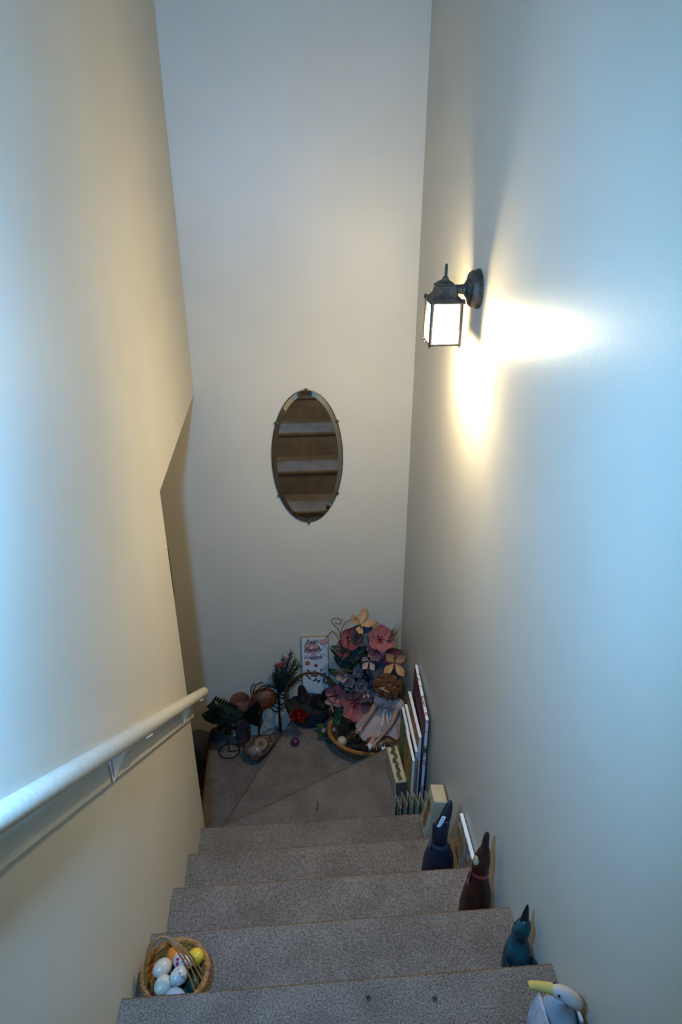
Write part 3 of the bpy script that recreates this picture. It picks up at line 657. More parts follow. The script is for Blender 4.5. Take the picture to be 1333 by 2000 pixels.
# brown pouch the doll leans over
MPOUCH = mat('tortoise_brown_cloth', (.17, .065, .016), .35, col2=(.045, .017, .007), scale=26, spec=.5, bump=.6, bscale=40, ramp=(.35, .6))
t = thing('cloth_pouch', 'glossy mottled brown pouch under the doll in the oval basket', 'pouch', (.806, 1.618, Z6 + .060), 12)
b = MB(); b.sheet(lambda u, v: ((.098 + .008 * math.sin(7 * u * 6.283 + 4 * v)) * math.cos(u * 6.2832) * math.sin(.08 + v * 2.98), (.060 + .006 * math.sin(5 * u * 6.283)) * math.sin(u * 6.2832) * math.sin(.08 + v * 2.98), .043 - .045 * math.cos(v * 3.1416)), 36, 14); b.build('pouch_body', MPOUCH, t)
b = MB(); b.tube(catmull([(-.05, -.03, .07), (-.062, -.05, .06), (-.045, -.062, .05), (-.022, -.055, .062), (-.02, -.04, .075)], 5), .0016, 6); b.build('cord', mat('pale_cord', (.5, .42, .34), .7), t)
b = MB(); b.sheet(lambda u, v: (.02 + .075 * u, -.002 + .045 * v + .01 * math.sin(6 * u), .083 + .006 * math.sin(9 * u + 5 * v) - .02 * u * u), 12, 6, .002); b.build('red_cloth', mat('scarlet_cloth', (.26, .012, .008), .6, bump=.3, bscale=60), t)

# ------------------------------------------------------------------ doll
MSKIN = mat('porcelain_skin', (.42, .235, .155), .5, col2=(.38, .20, .13), scale=18, spec=.35)
MDRESS = mat('cream_pink_satin', (.50, .335, .255), .38, col2=(.44, .31, .26), scale=16, sheen=.3, bump=.15, bscale=30, spec=.5)
MLACE = mat('white_lace', (.44, .36, .29), .75, col2=(.34, .28, .23), scale=160, bump=.6, bscale=200)
MHAIR = mat('auburn_hair', (.16, .055, .015), .5, col2=(.085, .028, .008), scale=60, spec=.5)
MSOCK = mat('white_sock', (.56, .57, .55), .8, bump=.3, bscale=200); MSHOE = mat('brown_shoe', (.05, .025, .014), .4)
doll = thing('doll', 'seated curly-haired doll in a cream satin dress, head bowed, in the corner', 'doll', (.838, 1.738, Z6 + .126), 0)
def skin_mesh(name, verts, edges, radii, material, parent, sub=2):
    me = bpy.data.meshes.new(name); me.from_pydata([Vector(v) for v in verts], edges, [])
    o = bpy.data.objects.new(name, me); COL.objects.link(o); o.parent = parent
    md = o.modifiers.new('skin', 'SKIN'); md.use_smooth_shade = True
    for i, r in enumerate(radii):
        sv = me.skin_vertices[0].data[i] if me.skin_vertices else None
        if sv: sv.radius = (r, r); sv.use_root = (i == 0)
    s = o.modifiers.new('sub', 'SUBSURF'); s.levels = sub; s.render_levels = sub
    me.materials.append(material); return o
# local axes: x right, y to the back wall, z up; the doll faces the camera and a little left
V = [(0, 0, .02), (-.004, -.012, .09), (-.008, -.024, .155), (-.014, -.040, .198), (-.018, -.052, .222),      # pelvis, waist, chest, neck base, neck
     (-.060, -.040, .178), (-.105, -.075, .118), (-.138, -.092, .075), (-.150, -.100, .064),                   # right arm
     (.040, -.055, .170), (.000, -.115, .098), (-.072, -.150, .024), (-.088, -.156, .012),                     # left arm
     (-.045, -.06, .010), (-.090, -.125, .002), (-.118, -.168, .000), (.045, -.07, .005), (.03, -.12, -.012), (-.05, -.17, -.014)]
Eg = [(0, 1), (1, 2), (2, 3), (3, 4), (2, 5), (5, 6), (6, 7), (7, 8), (2, 9), (9, 10), (10, 11), (11, 12), (0, 13), (13, 14), (14, 15), (0, 16), (16, 17), (17, 18)]
Rr = [.040, .034, .036, .018, .016, .017, .0125, .0095, .010, .017, .0125, .0095, .010, .024, .018, .013, .024, .018, .014]
me = bpy.data.meshes.new('body'); me.from_pydata([Vector(v) for v in V], Eg, [])
body = bpy.data.objects.new('body', me); COL.objects.link(body); body.parent = doll
md = body.modifiers.new('skin', 'SKIN'); md.use_smooth_shade = True
if not me.skin_vertices: me.skin_vertices.new() if hasattr(me.skin_vertices, 'new') else None
for i, r in enumerate(Rr):
    me.skin_vertices[0].data[i].radius = (r, r); me.skin_vertices[0].data[i].use_root = (i == 0)
sb = body.modifiers.new('sub', 'SUBSURF'); sb.levels = 2; sb.render_levels = 2; me.materials.append(MSKIN)
# hands: palm and five fingers each
def hand(root, d, up, s):
    d = Vector(d).normalized(); up = Vector(up); up = (up - d * up.dot(d)).normalized(); w = d.cross(up)
    R0 = Vector(root); b = MB()
    b.tube([R0 - d * .006 * s, R0, R0 + d * .008 * s, R0 + d * .016 * s, R0 + d * .020 * s], [.0068 * s, .0082 * s, .0098 * s, .0098 * s, .0075 * s], 10, flat=.6)
    for k, (off, L) in enumerate(((-.0068, .015), (-.0023, .018), (.0023, .0172), (.0066, .0135))):
        p = R0 + d * .017 * s + w * off * s; b.tube([p, p + d * L * .45 * s - up * .001 * s, p + d * L * .8 * s - up * .004 * s, p + d * L * s - up * .007 * s], [.0025 * s, .0024 * s, .0021 * s, .0012 * s], 6)
    p = R0 + d * .004 * s - w * .008 * s; b.tube([p, p + d * .007 * s - w * .005 * s, p + d * .014 * s - w * .006 * s], [.003 * s, .0027 * s, .0014 * s], 6)
    return b
hand((-.150, -.100, .064), (-.7, -.4, -.5), (0, -.4, .8), 1.15).build('hand', MSKIN, doll)
hand((-.088, -.156, .012), (-.85, -.35, -.35), (0, -.4, .9), 1.15).build('hand', MSKIN, doll)
# head, bowed forward
HM = tr(-.022, -.062, .262) @ rot('Z', -12) @ rot('X', 38)
b = MB(); v = []; n, m2 = 24, 16
for i in range(m2 + 1):
    th = math.pi * i / m2; z = math.cos(th)
    for k in range(n):
        a = 2 * math.pi * k / n; x = math.sin(th) * math.cos(a) * .043; y = math.sin(th) * math.sin(a) * .046; zz_ = z * .052
        if z < 0: x *= 1 + .28 * z; y *= 1 + .10 * z
        if y < 0 and -.35 < z < .1: y -= .0035 * math.exp(-(x / .007) ** 2) * math.cos((z + .12) * 3)
        if y < 0: y -= .003 * math.exp(-((abs(x) - .020) / .010) ** 2) * math.exp(-((z + .25) / .18) ** 2)
        v.append((x, y, zz_))
f = [(i * n + k, (i + 1) * n + k, (i + 1) * n + (k + 1) % n, i * n + (k + 1) % n) for i in range(m2) for k in range(n)]
b.add(v, f, HM); head = b.build('head', MSKIN, doll)
b = MB(); b.tube([(0, -.046, .004), (0, -.0515, -.006), (0, -.0500, -.010)], [.0025, .0042, .0038], 8, HM); b.build('nose', MSKIN, head)
for sx in (-1, 1):
    b = MB(); b.ball((sx * .0155, -.0425, .001), .0055, 12, HM, (1, .5, .8)); b.build('eye', mat('doll_eye', (.05, .06, .08), .2), head)
    b = MB(); b.ball((sx * .0425, .002, -.004), .009, 10, HM, (.45, .7, 1)); b.build('ear', MSKIN, head)
b = MB(); b.tube([(-.008, -.0445, -.0235), (0, -.0475, -.0245), (.008, -.0445, -.0235)], [.0015, .0026, .0015], 6, HM); b.build('mouth', mat('doll_lips', (.28, .06, .05), .4), head)
hb = MB(); hb.ball((0, .006, .012), .050, 20, HM, (1.08, 1.02, 1.0)); rr = random.Random(3)
for i in range(230):
    u = rr.random(); a = rr.uniform(0, 2 * math.pi); zc = rr.uniform(-.75, 1.0); q = math.sqrt(max(0, 1 - zc * zc))
    d = Vector((q * math.cos(a), q * math.sin(a), zc))
    if d.y < -.35 and zc < .25: continue
    c = Vector((0, .006, .010)) + Vector((d.x * .060, d.y * .056, d.z * .055)); rad = rr.uniform(.006, .0105)
    t1 = d.orthogonal().normalized(); t1 = Matrix.Rotation(rr.uniform(0, 6.28), 3, d) @ t1; t2 = d.cross(t1)
    pts = [c + t1 * rad * math.cos(s * .75) + (t2 * .5 + d * .85) * rad * math.sin(s * .75) + t2 * (s - 6) * .0012 for s in range(13)]
    hb.tube(pts, [.0016] + [.0026] * 11 + [.0012], 5, HM)
hair = hb.build('curly_hair', MHAIR, doll)
b = MB()
for i in range(3): b.tube(catmull([(-.024 + i * .012, -.012 - i * .004, .064 - i * .003), (-.018 + i * .012, -.020 - i * .004, .072 - i * .002), (-.012 + i * .012, -.016 - i * .004, .064 - i * .003)], 4), .0032, 6, HM, flat=1.6)
bow(b, tuple(HM @ Vector((-.022, -.012, .070))), .010); b.build('hair_bow', MCREAMP, doll)
# dress: bodice and wide skirt with folds, puff sleeves, lace collar and hem
def skirt(u, v):
    a = u * 2 * math.pi; s = v ** .85
    ex = .040 + (.105 if math.cos(a) < 0 else .062) * s; ey = .034 + (.078 if math.sin(a) < 0 else .04) * s
    w = 1 + (.045 * math.sin(9 * a) + .03 * math.sin(5 * a + 1)) * s
    return (-.004 - .012 * s + ex * math.cos(a) * w, -.014 - .02 * s + ey * math.sin(a) * w, (.112 - .080 * v - .040 * v * v) + .006 * math.sin(9 * a + .6) * s)
b = MB(); b.sheet(skirt, 90, 12, .0015); b.build('skirt', MDRESS, doll)
b = MB()
hem = [skirt(k / 120, 1.0) for k in range(120)]
b.tube([(x * 1.01, y * 1.01, z - .001 + .003 * math.sin(k * 1.1)) for k, (x, y, z) in enumerate(hem)], .0036, 5, closed=True); b.build('lace_hem', MLACE, doll)
b = MB(); b.tube([(-.003, -.010, .085), (-.005, -.016, .115), (-.007, -.022, .15), (-.010, -.030, .178), (-.014, -.040, .196)], [.043, .041, .045, .040, .026], 24); b.build('bodice', MDRESS, doll)
for (c, r) in (((-.056, -.040, .172), .027), ((.033, -.062, .158), .031)):
    b = MB(); b.sheet(lambda u, v: tuple(Vector(c) + Vector(((r * (1 + .08 * math.sin(11 * u * 6.283))) * math.cos(u * 6.2832) * math.sin(math.pi * (.03 + .94 * v)), (r * (1 + .08 * math.sin(11 * u * 6.283))) * math.sin(u * 6.2832) * math.sin(math.pi * (.03 + .94 * v)), -r * .95 * math.cos(math.pi * v)))), 44, 10); b.build('puff_sleeve', MDRESS, doll)
b = MB(); b.lathe([(.020, .012), (.028, .007), (.037, -.003), (.038, -.005), (.027, .003), (.020, .009)], 36, tr(-.014, -.042, .198) @ rot('X', 25), fold=.14, nf=13); b.build('lace_collar', MLACE, doll)
b = MB(); bow(b, (-.030, -.070, .150), .014, rot('X', 30)); b.build('chest_bow', MCREAMP, doll)
b = MB(); b.tube([(-.035, -.072, .145), (-.045, -.105, .105), (-.052, -.125, .085)], [.006, .007, .006], 6, flat=.3); b.tube([(-.025, -.074, .145), (-.020, -.112, .100), (-.018, -.132, .075)], [.006, .007, .006], 6, flat=.3); b.build('sash_tail', MDRESS, doll)
for (p, d) in (((-.118, -.168, .000), Vector((-.62, -.72, .1))), ((-.05, -.17, -.014), Vector((-.7, -.6, .0)))):
    P = Vector(p); d.normalize()
    b = MB(); b.tube([P - d * .012, P + d * .004, P + d * .018], [.0155, .0165, .0150], 14); b.build('sock', MSOCK, doll)
    b = MB(); b.tube([P + d * .016 - Vector((0, 0, .004)), P + d * .022, P + d * .026 + Vector((0, 0, .012)), P + d * .028 + Vector((0, 0, .026)), P + d * .029 + Vector((0, 0, .034))], [.012, .0145, .0140, .012, .006], 12, flat=.8); b.build('shoe', MSHOE, doll)
# ------------------------------------------------------------------ leaves and flowers
def petal_mesh(name, L, w, cup, mt, curl=0.0, tip=.5, ruff=0.0):
    def fn(u, v):
        a = math.sin(math.pi * min(.98, max(.02, u)) ** (1.25 - tip)); x = (v - .5) * 2 * w * a
        ang = curl * u; y = L * u * math.cos(ang * .6); z = L * u * math.sin(ang * .6) + cup * ((v - .5) * 2) ** 2 * w * a + ruff * math.sin(9 * v + 7 * u) * u
        return (x, y, z)
    b = MB(); b.sheet(fn, 7, 4, .0008); return b.mesh(name, mt, True, 80)
def place(name, me, parent, M, label=None):
    o = bpy.data.objects.new(name, me); COL.objects.link(o); o.parent = parent; o.matrix_local = M
    if label: o['label'] = label
    return o
def face(p, d):
    """matrix at p whose z looks along d"""
    q = Vector(d).normalized().to_track_quat('Z', 'Y').to_matrix().to_4x4(); return Matrix.Translation(p) @ q
MPINK = mat('rose_petal_silk', (.25, .036, .036), .6, col2=(.36, .115, .10), scale=28, sheen=.2); MDPINK = mat('deep_rose_petal_silk', (.12, .014, .018), .6, col2=(.21, .038, .036), scale=30, sheen=.2)
MPEACH = mat('peach_petal_silk', (.44, .20, .075), .6, col2=(.50, .28, .13), scale=40, sheen=.2); MBLUSH = mat('blush_petal_silk', (.42, .25, .20), .6, col2=(.38, .27, .24), scale=40)
MBLUE = mat('dusty_blue_petal_silk', (.026, .036, .056), .65, col2=(.050, .062, .085), scale=36, sheen=.2); MPERI = mat('periwinkle_petal_silk', (.070, .072, .105), .65, col2=(.14, .135, .16), scale=50, sheen=.2)
MLEAF = mat('dark_silk_leaf', (.010, .030, .012), .5, col2=(.022, .050, .020), scale=26); MLEAFB = mat('blue_green_leaf', (.012, .032, .034), .55, col2=(.020, .048, .050), scale=24)
MLEAFL = mat('mid_green_leaf', (.022, .060, .016), .5, col2=(.035, .085, .025), scale=30); MGRASS = mat('olive_grass', (.050, .055, .012), .6); MVINE = mat('brown_vine', (.055, .032, .012), .7)
MSTAM = mat('magenta_stamen', (.32, .02, .06), .5)
PET = {'pink': petal_mesh('petal', .072, .031, .4, MPINK, .5, -.30, .003), 'deep': petal_mesh('petal', .064, .032, .45, MDPINK, .6, -.30, .003), 'peach': petal_mesh('petal', .088, .021, .3, MPEACH, .4, -.05), 'blush': petal_mesh('petal', .054, .016, .3, MBLUSH, .4, -.2),
       'blue': petal_mesh('petal', .078, .044, .35, MBLUE, .5, -.25, .003), 'peri': petal_mesh('petal', .044, .023, .5, MPERI, .8, .7, .003)}
LEAF = {'dark': petal_mesh('leaf', .085, .026, .3, MLEAF, .5, .4), 'blue': petal_mesh('leaf', .10, .032, .25, MLEAFB, .5, .5), 'mid': petal_mesh('leaf', .075, .030, .25, MLEAFL, .4, .5)}
stam = MB()
for k in range(6):
    a = k * 1.047; stam.tube(catmull([(0, 0, 0), (.006 * math.cos(a), .006 * math.sin(a), .018), (.014 * math.cos(a), .014 * math.sin(a), .030)], 3), [.0012] * 6 + [.0022], 5)
stam.lathe([(.0, -.012), (.004, -.010), (.006, -.002), (.004, .003), (0, .004)], 8); STAM = stam.mesh('flower_centre', MSTAM)
stam2 = MB(); stam2.ball((0, 0, 0), .006, 8); stam2.lathe([(0, -.014), (.003, -.012), (.004, -.002), (0, 0)], 6); STAM2 = stam2.mesh('flower_centre', MGRASS)
def flower(parent, name, p, d, kind, n, open_=45, sc=1.0, rows=1, spin=0.0):
    c = place(name, STAM if kind in ('pink', 'deep') else STAM2, parent, face(p, d) @ rot('Z', spin) @ Matrix.Scale(sc, 4))
    for r in range(rows):
        for k in range(n):
            place('petal', PET[kind], c, rot('Z', 360 * (k + .5 * r) / n + random.uniform(-6, 6)) @ rot('X', max(4, 62 - open_) + 25 * r + random.uniform(-8, 8)) @ tr(0, .003, 0) @ Matrix.Scale(1 - .15 * r, 4))
    return c
def stem_to(b, p, base=(0, 0, .10), r=.0018):
    p = Vector(p); q = Vector(base); b.tube(catmull([tuple(q), tuple(q.lerp(p, .5) + Vector((random.uniform(-.01, .01), .004, .02))), tuple(p)], 5), r, 5)

FX, FY = .735, 1.925
fa = thing('flower_arrangement', 'large arrangement of rose, peach and blue silk flowers in the corner behind the doll', 'silk flowers', (FX, FY, Z6))
b = MB(); b.lathe([(0, .0005), (.038, .0005), (.042, .008), (.053, .07), (.055, .10), (.052, .104), (.048, .098), (.04, .09), (0, .09)], 28); b.build('pot', mat('dark_ceramic', (.012, .013, .012), .4), fa)
F = lambda x, y, z: Vector((x - FX, y - FY, z - Z6))
SB = MB()
blooms = [('rose_flower', (.797, 1.85, -.549), (.1, -.7, .7), 'pink', 6, 52, 1.05, 1), ('rose_flower', (.667, 1.86, -.545), (-.4, -.6, .6), 'deep', 5, 62, .95, 1), ('rose_flower', (.672, 1.80, -.900), (.25, -.85, .35), 'pink', 6, 58, 1.30, 1),
          ('rose_flower', (.862, 1.85, -.655), (.0, -.7, .3), 'deep', 5, 66, .95, 1), ('rose_flower', (.780, 1.84, -.605), (0, -.8, .4), 'pink', 5, 62, .7, 1), ('rose_flower', (.585, 1.83, -.870), (-.4, -.7, .5), 'pink', 5, 70, .85, 1),
          ('rose_bud', (.630, 1.86, -.600), (-.5, -.5, .5), 'deep', 4, 76, .75, 1), ('rose_bud', (.865, 1.84, -.735), (.0, -.7, -.1), 'deep', 5, 72, .8, 1),
          ('peach_flower', (.700, 1.87, -.470), (.25, -.4, .85), 'peach', 4, 40, .95, 1), ('peach_flower', (.868, 1.80, -.655), (-.1, -.8, .5), 'peach', 4, 36, .95, 1), ('peach_flower', (.640, 1.86, -.575), (-.5, -.7, .2), 'peach', 3, 60, .5, 1),
          ('blush_flower', (.612, 1.81, -.725), (-.1, -.85, .5), 'blush', 4, 22, .95, 1), ('blush_flower', (.743, 1.80, -.635), (-.2, -.9, .3), 'blush', 4, 35, 1.0, 1), ('blush_flower', (.560, 1.80, -.905), (-.3, -.9, .2), 'blush', 3, 60, .8, 1), ('blush_flower', (.725, 1.78, -.82), (.1, -.9, .3), 'blush', 4, 45, .5, 1),
          ('peach_flower', (.770, 1.80, -.765), (.2, -.9, .1), 'peach', 3, 50, .42, 1),
          ('blue_flower', (.840, 1.82, -.745), (.0, -.85, .45), 'blue', 5, 30, 1.05, 1), ('blue_flower', (.795, 1.84, -.720), (-.1, -.85, .5), 'blue', 5, 34, .95, 1), ('blue_flower', (.775, 1.83, -.820), (0, -.9, .2), 'blue', 4, 40, .85, 1), ('blue_flower', (.715, 1.87, -.53), (0, -.8, .6), 'blue', 4, 60, .8, 1),
          ('periwinkle_flower', (.640, 1.80, -.745), (-.1, -.85, .5), 'peri', 7, 40, 1.15, 2), ('periwinkle_flower', (.700, 1.80, -.775), (.05, -.9, .4), 'peri', 7, 40, 1.1, 2), ('periwinkle_flower', (.690, 1.82, -.725), (0, -.7, .7), 'peri', 7, 44, .9, 2)]
for (nm, p, d, k, n, op, sc, rows) in blooms:
    flower(fa, nm, F(*p), d, k, n, op, sc, rows, random.uniform(0, 60)); stem_to(SB, F(*p) - Vector(d).normalized() * .012)
SB.build('stem', MLEAF, fa, label='bunch of green stems')
lv = [('dark', (.605, 1.84, -.60), -60, 40, 1.05), ('mid', (.60, 1.80, -1.0), 20, 30, .9), ('blue', (.63, 1.85, -.72), 70, 30, .9), ('dark', (.58, 1.84, -.80), 120, 10, .9), ('blue', (.70, 1.84, -.62), -30, 50, 1.0), ('dark', (.74, 1.84, -.70), 40, 60, 1.1),
      ('dark', (.66, 1.82, -.84), 160, 20, 1.0), ('blue', (.76, 1.84, -.82), 20, 20, .9), ('dark', (.61, 1.83, -.92), 100, 10, 1.0), ('blue', (.60, 1.86, -.66), 100, 40, .9), ('dark', (.83, 1.86, -.60), -80, 60, .8), ('dark', (.71, 1.80, -.90), -150, 10, .9), ('blue', (.67, 1.84, -.68), 0, 60, .9), ('dark', (.85, 1.85, -.82), -60, 20, .9), ('dark', (.60, 1.82, -.97), -120, 0, .8), ('blue', (.655, 1.83, -.80), 60, 30, .8)]
rf = random.Random(11)
for i in range(46):
    lv.append((rf.choice(('dark', 'dark', 'blue')), (rf.uniform(.60, .84), rf.uniform(1.85, 1.90), rf.uniform(-.97, -.60)), rf.uniform(-150, 150), rf.uniform(-10, 60), rf.uniform(.7, 1.05)))
for (k, p, az, el, sc) in lv: place('leaf', LEAF[k], fa, Matrix.Translation(F(*p)) @ rot('Z', az) @ rot('X', el) @ Matrix.Scale(sc, 4))
for (p, d, n, L) in (((.79, 1.86, -.66), (.45, -.05, .85), 15, .24), ((.70, 1.85, -.62), (-.15, -.05, 1), 9, .17), ((.68, 1.83, -.72), (-.85, -.2, .25), 13, .13), ((.70, 1.84, -.68), (-.5, -.3, .5), 8, .12)):
    for k in range(n):
        dd = (Vector(d) + Vector((random.uniform(-.22, .22), random.uniform(-.15, .12), random.uniform(-.2, .2)))).normalized(); A = F(*p); l = L * random.uniform(.7, 1.05)
        e = A + dd * l
        e.x = min(e.x, .915 - FX); e.y = min(e.y, 1.985 - FY)
        b = MB(); b.tube(catmull([tuple(A), tuple(A.lerp(e, .5) + Vector((0, -.008, .01))), tuple(e)], 4), [.0016] * 5 + [.0012] * 3 + [.0004], 4); b.build('grass_blade', MGRASS, fa)
for pts in ([(.615, 1.87, -.56), (.600, 1.87, -.50), (.565, 1.87, -.445), (.575, 1.86, -.415), (.61, 1.86, -.425), (.60, 1.86, -.45), (.580, 1.86, -.44)], [(.63, 1.87, -.62), (.605, 1.87, -.54), (.62, 1.87, -.47), (.655, 1.87, -.435), (.69, 1.87, -.43)], [(.60, 1.87, -.55), (.57, 1.87, -.50), (.545, 1.87, -.525), (.535, 1.87, -.55)]):
    b = MB(); b.tube(catmull([tuple(F(*p)) for p in pts], 6), .0019, 6); b.build('curly_vine', MVINE, fa)

# small white blossoms hanging over the basket's edge
sp = thing('blossom_spray', 'small spray of white blossoms and green leaves over the left of the oval basket', 'silk flowers', (.540, 1.80, Z6))
G = lambda x, y, z: Vector((x - .540, y - 1.80, z - Z6))
MWH = mat('ivory_petal_silk', (.50, .45, .36), .6, col2=(.42, .34, .38), scale=60); PW = petal_mesh('petal', .020, .010, .5, MWH, .8)
for (p, d, sc) in (((.520, 1.775, -1.045), (-.5, -.7, .5), 1.2), ((.545, 1.785, -1.020), (0, -.6, .8), 1.1), ((.560, 1.780, -1.045), (.3, -.8, .3), .9)):
    c = place('blossom', STAM2, sp, face(G(*p), d) @ Matrix.Scale(.7, 4))
    for k in range(5): place('petal', PW, c, rot('Z', k * 72) @ rot('X', 40) @ Matrix.Scale(sc * 1.5, 4))
for (p, az, el, sc) in (((.585, 1.79, -1.035), 20, 50, .85), ((.530, 1.77, -1.07), 120, 10, .8), ((.545, 1.755, -1.085), 170, 0, .7), ((.575, 1.775, -1.06), 60, 10, .8), ((.520, 1.80, -1.06), 80, 10, .7)):
    place('leaf', LEAF['mid'], sp, Matrix.Translation(G(*p)) @ rot('Z', az) @ rot('X', el) @ Matrix.Scale(sc, 4))
b = MB(); b.tube(catmull([tuple(G(.56, 1.86, -1.09)), tuple(G(.56, 1.83, -1.04)), tuple(G(.545, 1.79, -1.035))], 5), .002, 5); b.tube(catmull([tuple(G(.56, 1.83, -1.05)), tuple(G(.585, 1.80, -1.04))], 4), .002, 5); b.build('stem', MLEAF, sp)

# ------------------------------------------------------------------ sign with script words
sg = thing('word_sign', 'narrow white sign with script words Faith Family Friends and butterflies behind the dark basket', 'sign', (.4835, 1.968, Z6), 0, None, -2.0)
SW, SH = .138, .478
MSIGN = mat('white_sign_print', (.62, .62, .61), .6); b = MB(); b.box(-SW / 2, SW / 2, 0, .016, 0, SH, None, .0012); b.build('board', mat('sign_edge_tan', (.30, .22, .13), .7), sg, smooth=False)
b = MB(); b.box(-SW / 2 + .003, SW / 2 - .003, -.0012, .0005, .003, SH - .003); b.build('printed_face', MSIGN, sg, smooth=False)
def words(txt, x, z, size, mt, nm):
    cu = bpy.data.curves.new(nm, 'FONT'); cu.body = txt; cu.size = size; cu.shear = .38; cu.extrude = .0003; cu.offset = .0002; cu.space_character = .9
    o = bpy.data.objects.new(nm, cu); COL.objects.link(o)
    dg = bpy.context.evaluated_depsgraph_get(); me = bpy.data.meshes.new_from_object(o.evaluated_get(dg)); bpy.data.objects.remove(o)
    me.materials.append(mt) if not me.materials else None
    q = bpy.data.objects.new(nm, me); COL.objects.link(q); q.parent = sg; q.matrix_local = tr(x, -.0016, z) @ rot('X', 90); q['label'] = 'script lettering'; return q
MINK = mat('black_ink', (.01, .01, .012), .6); MINKB = mat('blue_ink', (.02, .05, .12), .6)
words('Faith', -.050, SH - .040, .040, MINK, 'lettering'); words('Family', -.058, SH - .088, .040, MINK, 'lettering'); words('Friends', -.060, SH - .136, .036, MINKB, 'lettering')
MPK = mat('pink_wash_print', (.50, .20, .20), .6, col2=(.58, .36, .36), scale=30); MOR = mat('orange_wing_print', (.36, .13, .02), .6)
def flat_petals(nm, x, z, r, n, mt, yo=-.0014, off=0):
    b = MB()
    for k in range(n):
        a = 2 * math.pi * k / n + off; b.ball((x + r * .55 * math.cos(a), yo, z + r * .55 * math.sin(a)), r * .5, 10, None, (1, .0006 / (r * .5), 1))
    return b.build(nm, mt, sg)
flat_petals('printed_flower', -.018, SH - .066, .046, 5, MPK, -.0009); flat_petals('printed_flower', .045, SH - .032, .024, 5, MPK, -.0009); flat_petals('printed_flower', -.005, SH - .125, .022, 5, MPK, -.0009)
flat_petals('printed_butterfly', -.040, SH - .160, .015, 4, MOR, -.0014, .5); flat_petals('printed_flower', .003, SH - .178, .010, 5, MDPINK)
b = MB()
for k in range(22):
    x = random.uniform(-.050, .050); z = SH - random.uniform(.215, .30); a = random.uniform(-80, 80)
    b.add([(0, -.0016, 0), (.004, -.0016, .010), (0, -.0016, .022), (-.004, -.0016, .010), (0, -.0010, 0), (.004, -.0010, .010), (0, -.0010, .022), (-.004, -.0010, .010)], [(0, 1, 2, 3), (7, 6, 5, 4), (0, 4, 5, 1), (1, 5, 6, 2), (2, 6, 7, 3), (3, 7, 4, 0)], tr(x, 0, z) @ rot('Y', a) @ Matrix.Diagonal((1.3, 1, 1.35, 1)))
b.build('printed_leaves', mat('olive_ink', (.03, .04, .02), .6), sg, smooth=False)

# ------------------------------------------------------------------ dark basket with cones and a foil bow
db = thing('dark_basket', 'black basket with brown hoop handle holding pine cones and a red foil bow', 'basket', (.445, 1.883, Z6))
MDK = mat('black_wicker', (.005, .006, .008), .6, col2=(.012, .013, .016), scale=80)
b = MB()
for i in range(12):
    s = .50 + .50 * (i / 11) ** .6; b.tube(ering(.122 * s, .073 * s, .006 + i * .0110, .003, 16, math.pi * (i % 2)), .005, 6, closed=True)
b.build('woven_side', MDK, db)
b = MB(); b.lathe([(0, .001), (1, .001), (1, .006), (0, .006)], 32, Matrix.Diagonal((.060, .036, 1, 1))); b.build('base', MDK, db)
b = MB(); b.tube(catmull([(-.116, 0, .105), (-.122, 0, .19), (-.104, 0, .265), (-.05, 0, .318), (.01, 0, .335), (.07, 0, .318), (.112, 0, .265), (.122, 0, .19), (.116, 0, .105)], 5), .0075, 8, flat=.6); b.build('hoop_handle', mat('brown_hoop', (.085, .040, .014), .5, col2=(.05, .022, .008), scale=40), db)
b = MB(); b.lathe([(0, .125), (1, .115), (1, .10), (0, .09)], 24, Matrix.Diagonal((.112, .064, 1, 1))); b.build('dark_moss', mat('dark_moss', (.008, .010, .006), .9, col2=(.016, .016, .010), scale=60, bump=1, bscale=80), db)
cm2 = cone_mesh(mat('charcoal_cone', (.014, .010, .008), .75, col2=(.040, .024, .014), scale=60), 'pine_cone', .034, .075)
for i, (x, y, z, ax, az, lab) in enumerate(((.030, -.015, .145, 15, 0, 'upright dark pine cone in the middle of the black basket'), (.075, .012, .145, 20, 80, 'dark pine cone by the back handle end of the black basket'), (-.030, .022, .145, 25, 200, 'dark pine cone behind the red foil bow'), (.068, -.030, .135, 50, 250, 'dark pine cone tipped over the front rim of the black basket'))):
    o = bpy.data.objects.new('pine_cone', cm2); COL.objects.link(o); o.matrix_world = tr(.445 + x, 1.883 + y, Z6 + z) @ rot('Z', az) @ rot('X', ax) @ tr(0, 0, -.015); tag(o, lab, 'pine cone', 'pine cones in the black basket')
MFOIL = mat('red_foil', (.62, .055, .025), .16, .75, col2=(.40, .020, .010), scale=60, bump=.6, bscale=70, spec=.8)
fb = thing('foil_bow', 'shiny red foil bow on the front of the black basket', 'bow', (.388, 1.795, Z6 + .165))
PF = petal_mesh('foil_loop', .072, .024, .8, MFOIL, .9, .6, .004)
for k, (az, el, sc) in enumerate(((100, 20, 1.1), (60, 35, .9), (20, 55, .9), (-20, 60, .85), (-60, 35, .9), (-100, 15, 1.0), (140, 0, .9), (-150, 0, .9), (180, 10, .8), (0, 75, .8))):
    place('foil_loop', PF, fb, rot('X', 65) @ rot('Z', az) @ rot('X', el) @ Matrix.Scale(sc, 4))
b = MB(); b.ball((0, -.006, .004), .009, 10); b.build('knot', MFOIL, fb)
gb = thing('foil_bauble', 'small brown glass bauble beside the cones in the black basket', 'bauble', (.548, 1.800, Z6 + .150))
b = MB(); b.lathe(catmull([(0.0001, -.028), (.012, -.020), (.019, 0), (.012, .018), (.004, .026), (.0035, .032)], 4), 16); b.build('bulb', mat('brown_mirror_glass', (.14, .05, .025), .12, .7), gb)
b = MB(); b.lathe([(0, .030), (.005, .030), (.005, .038), (0, .038)], 10); b.build('cap', mat('gold_cap', (.35, .22, .08), .3, .8), gb)
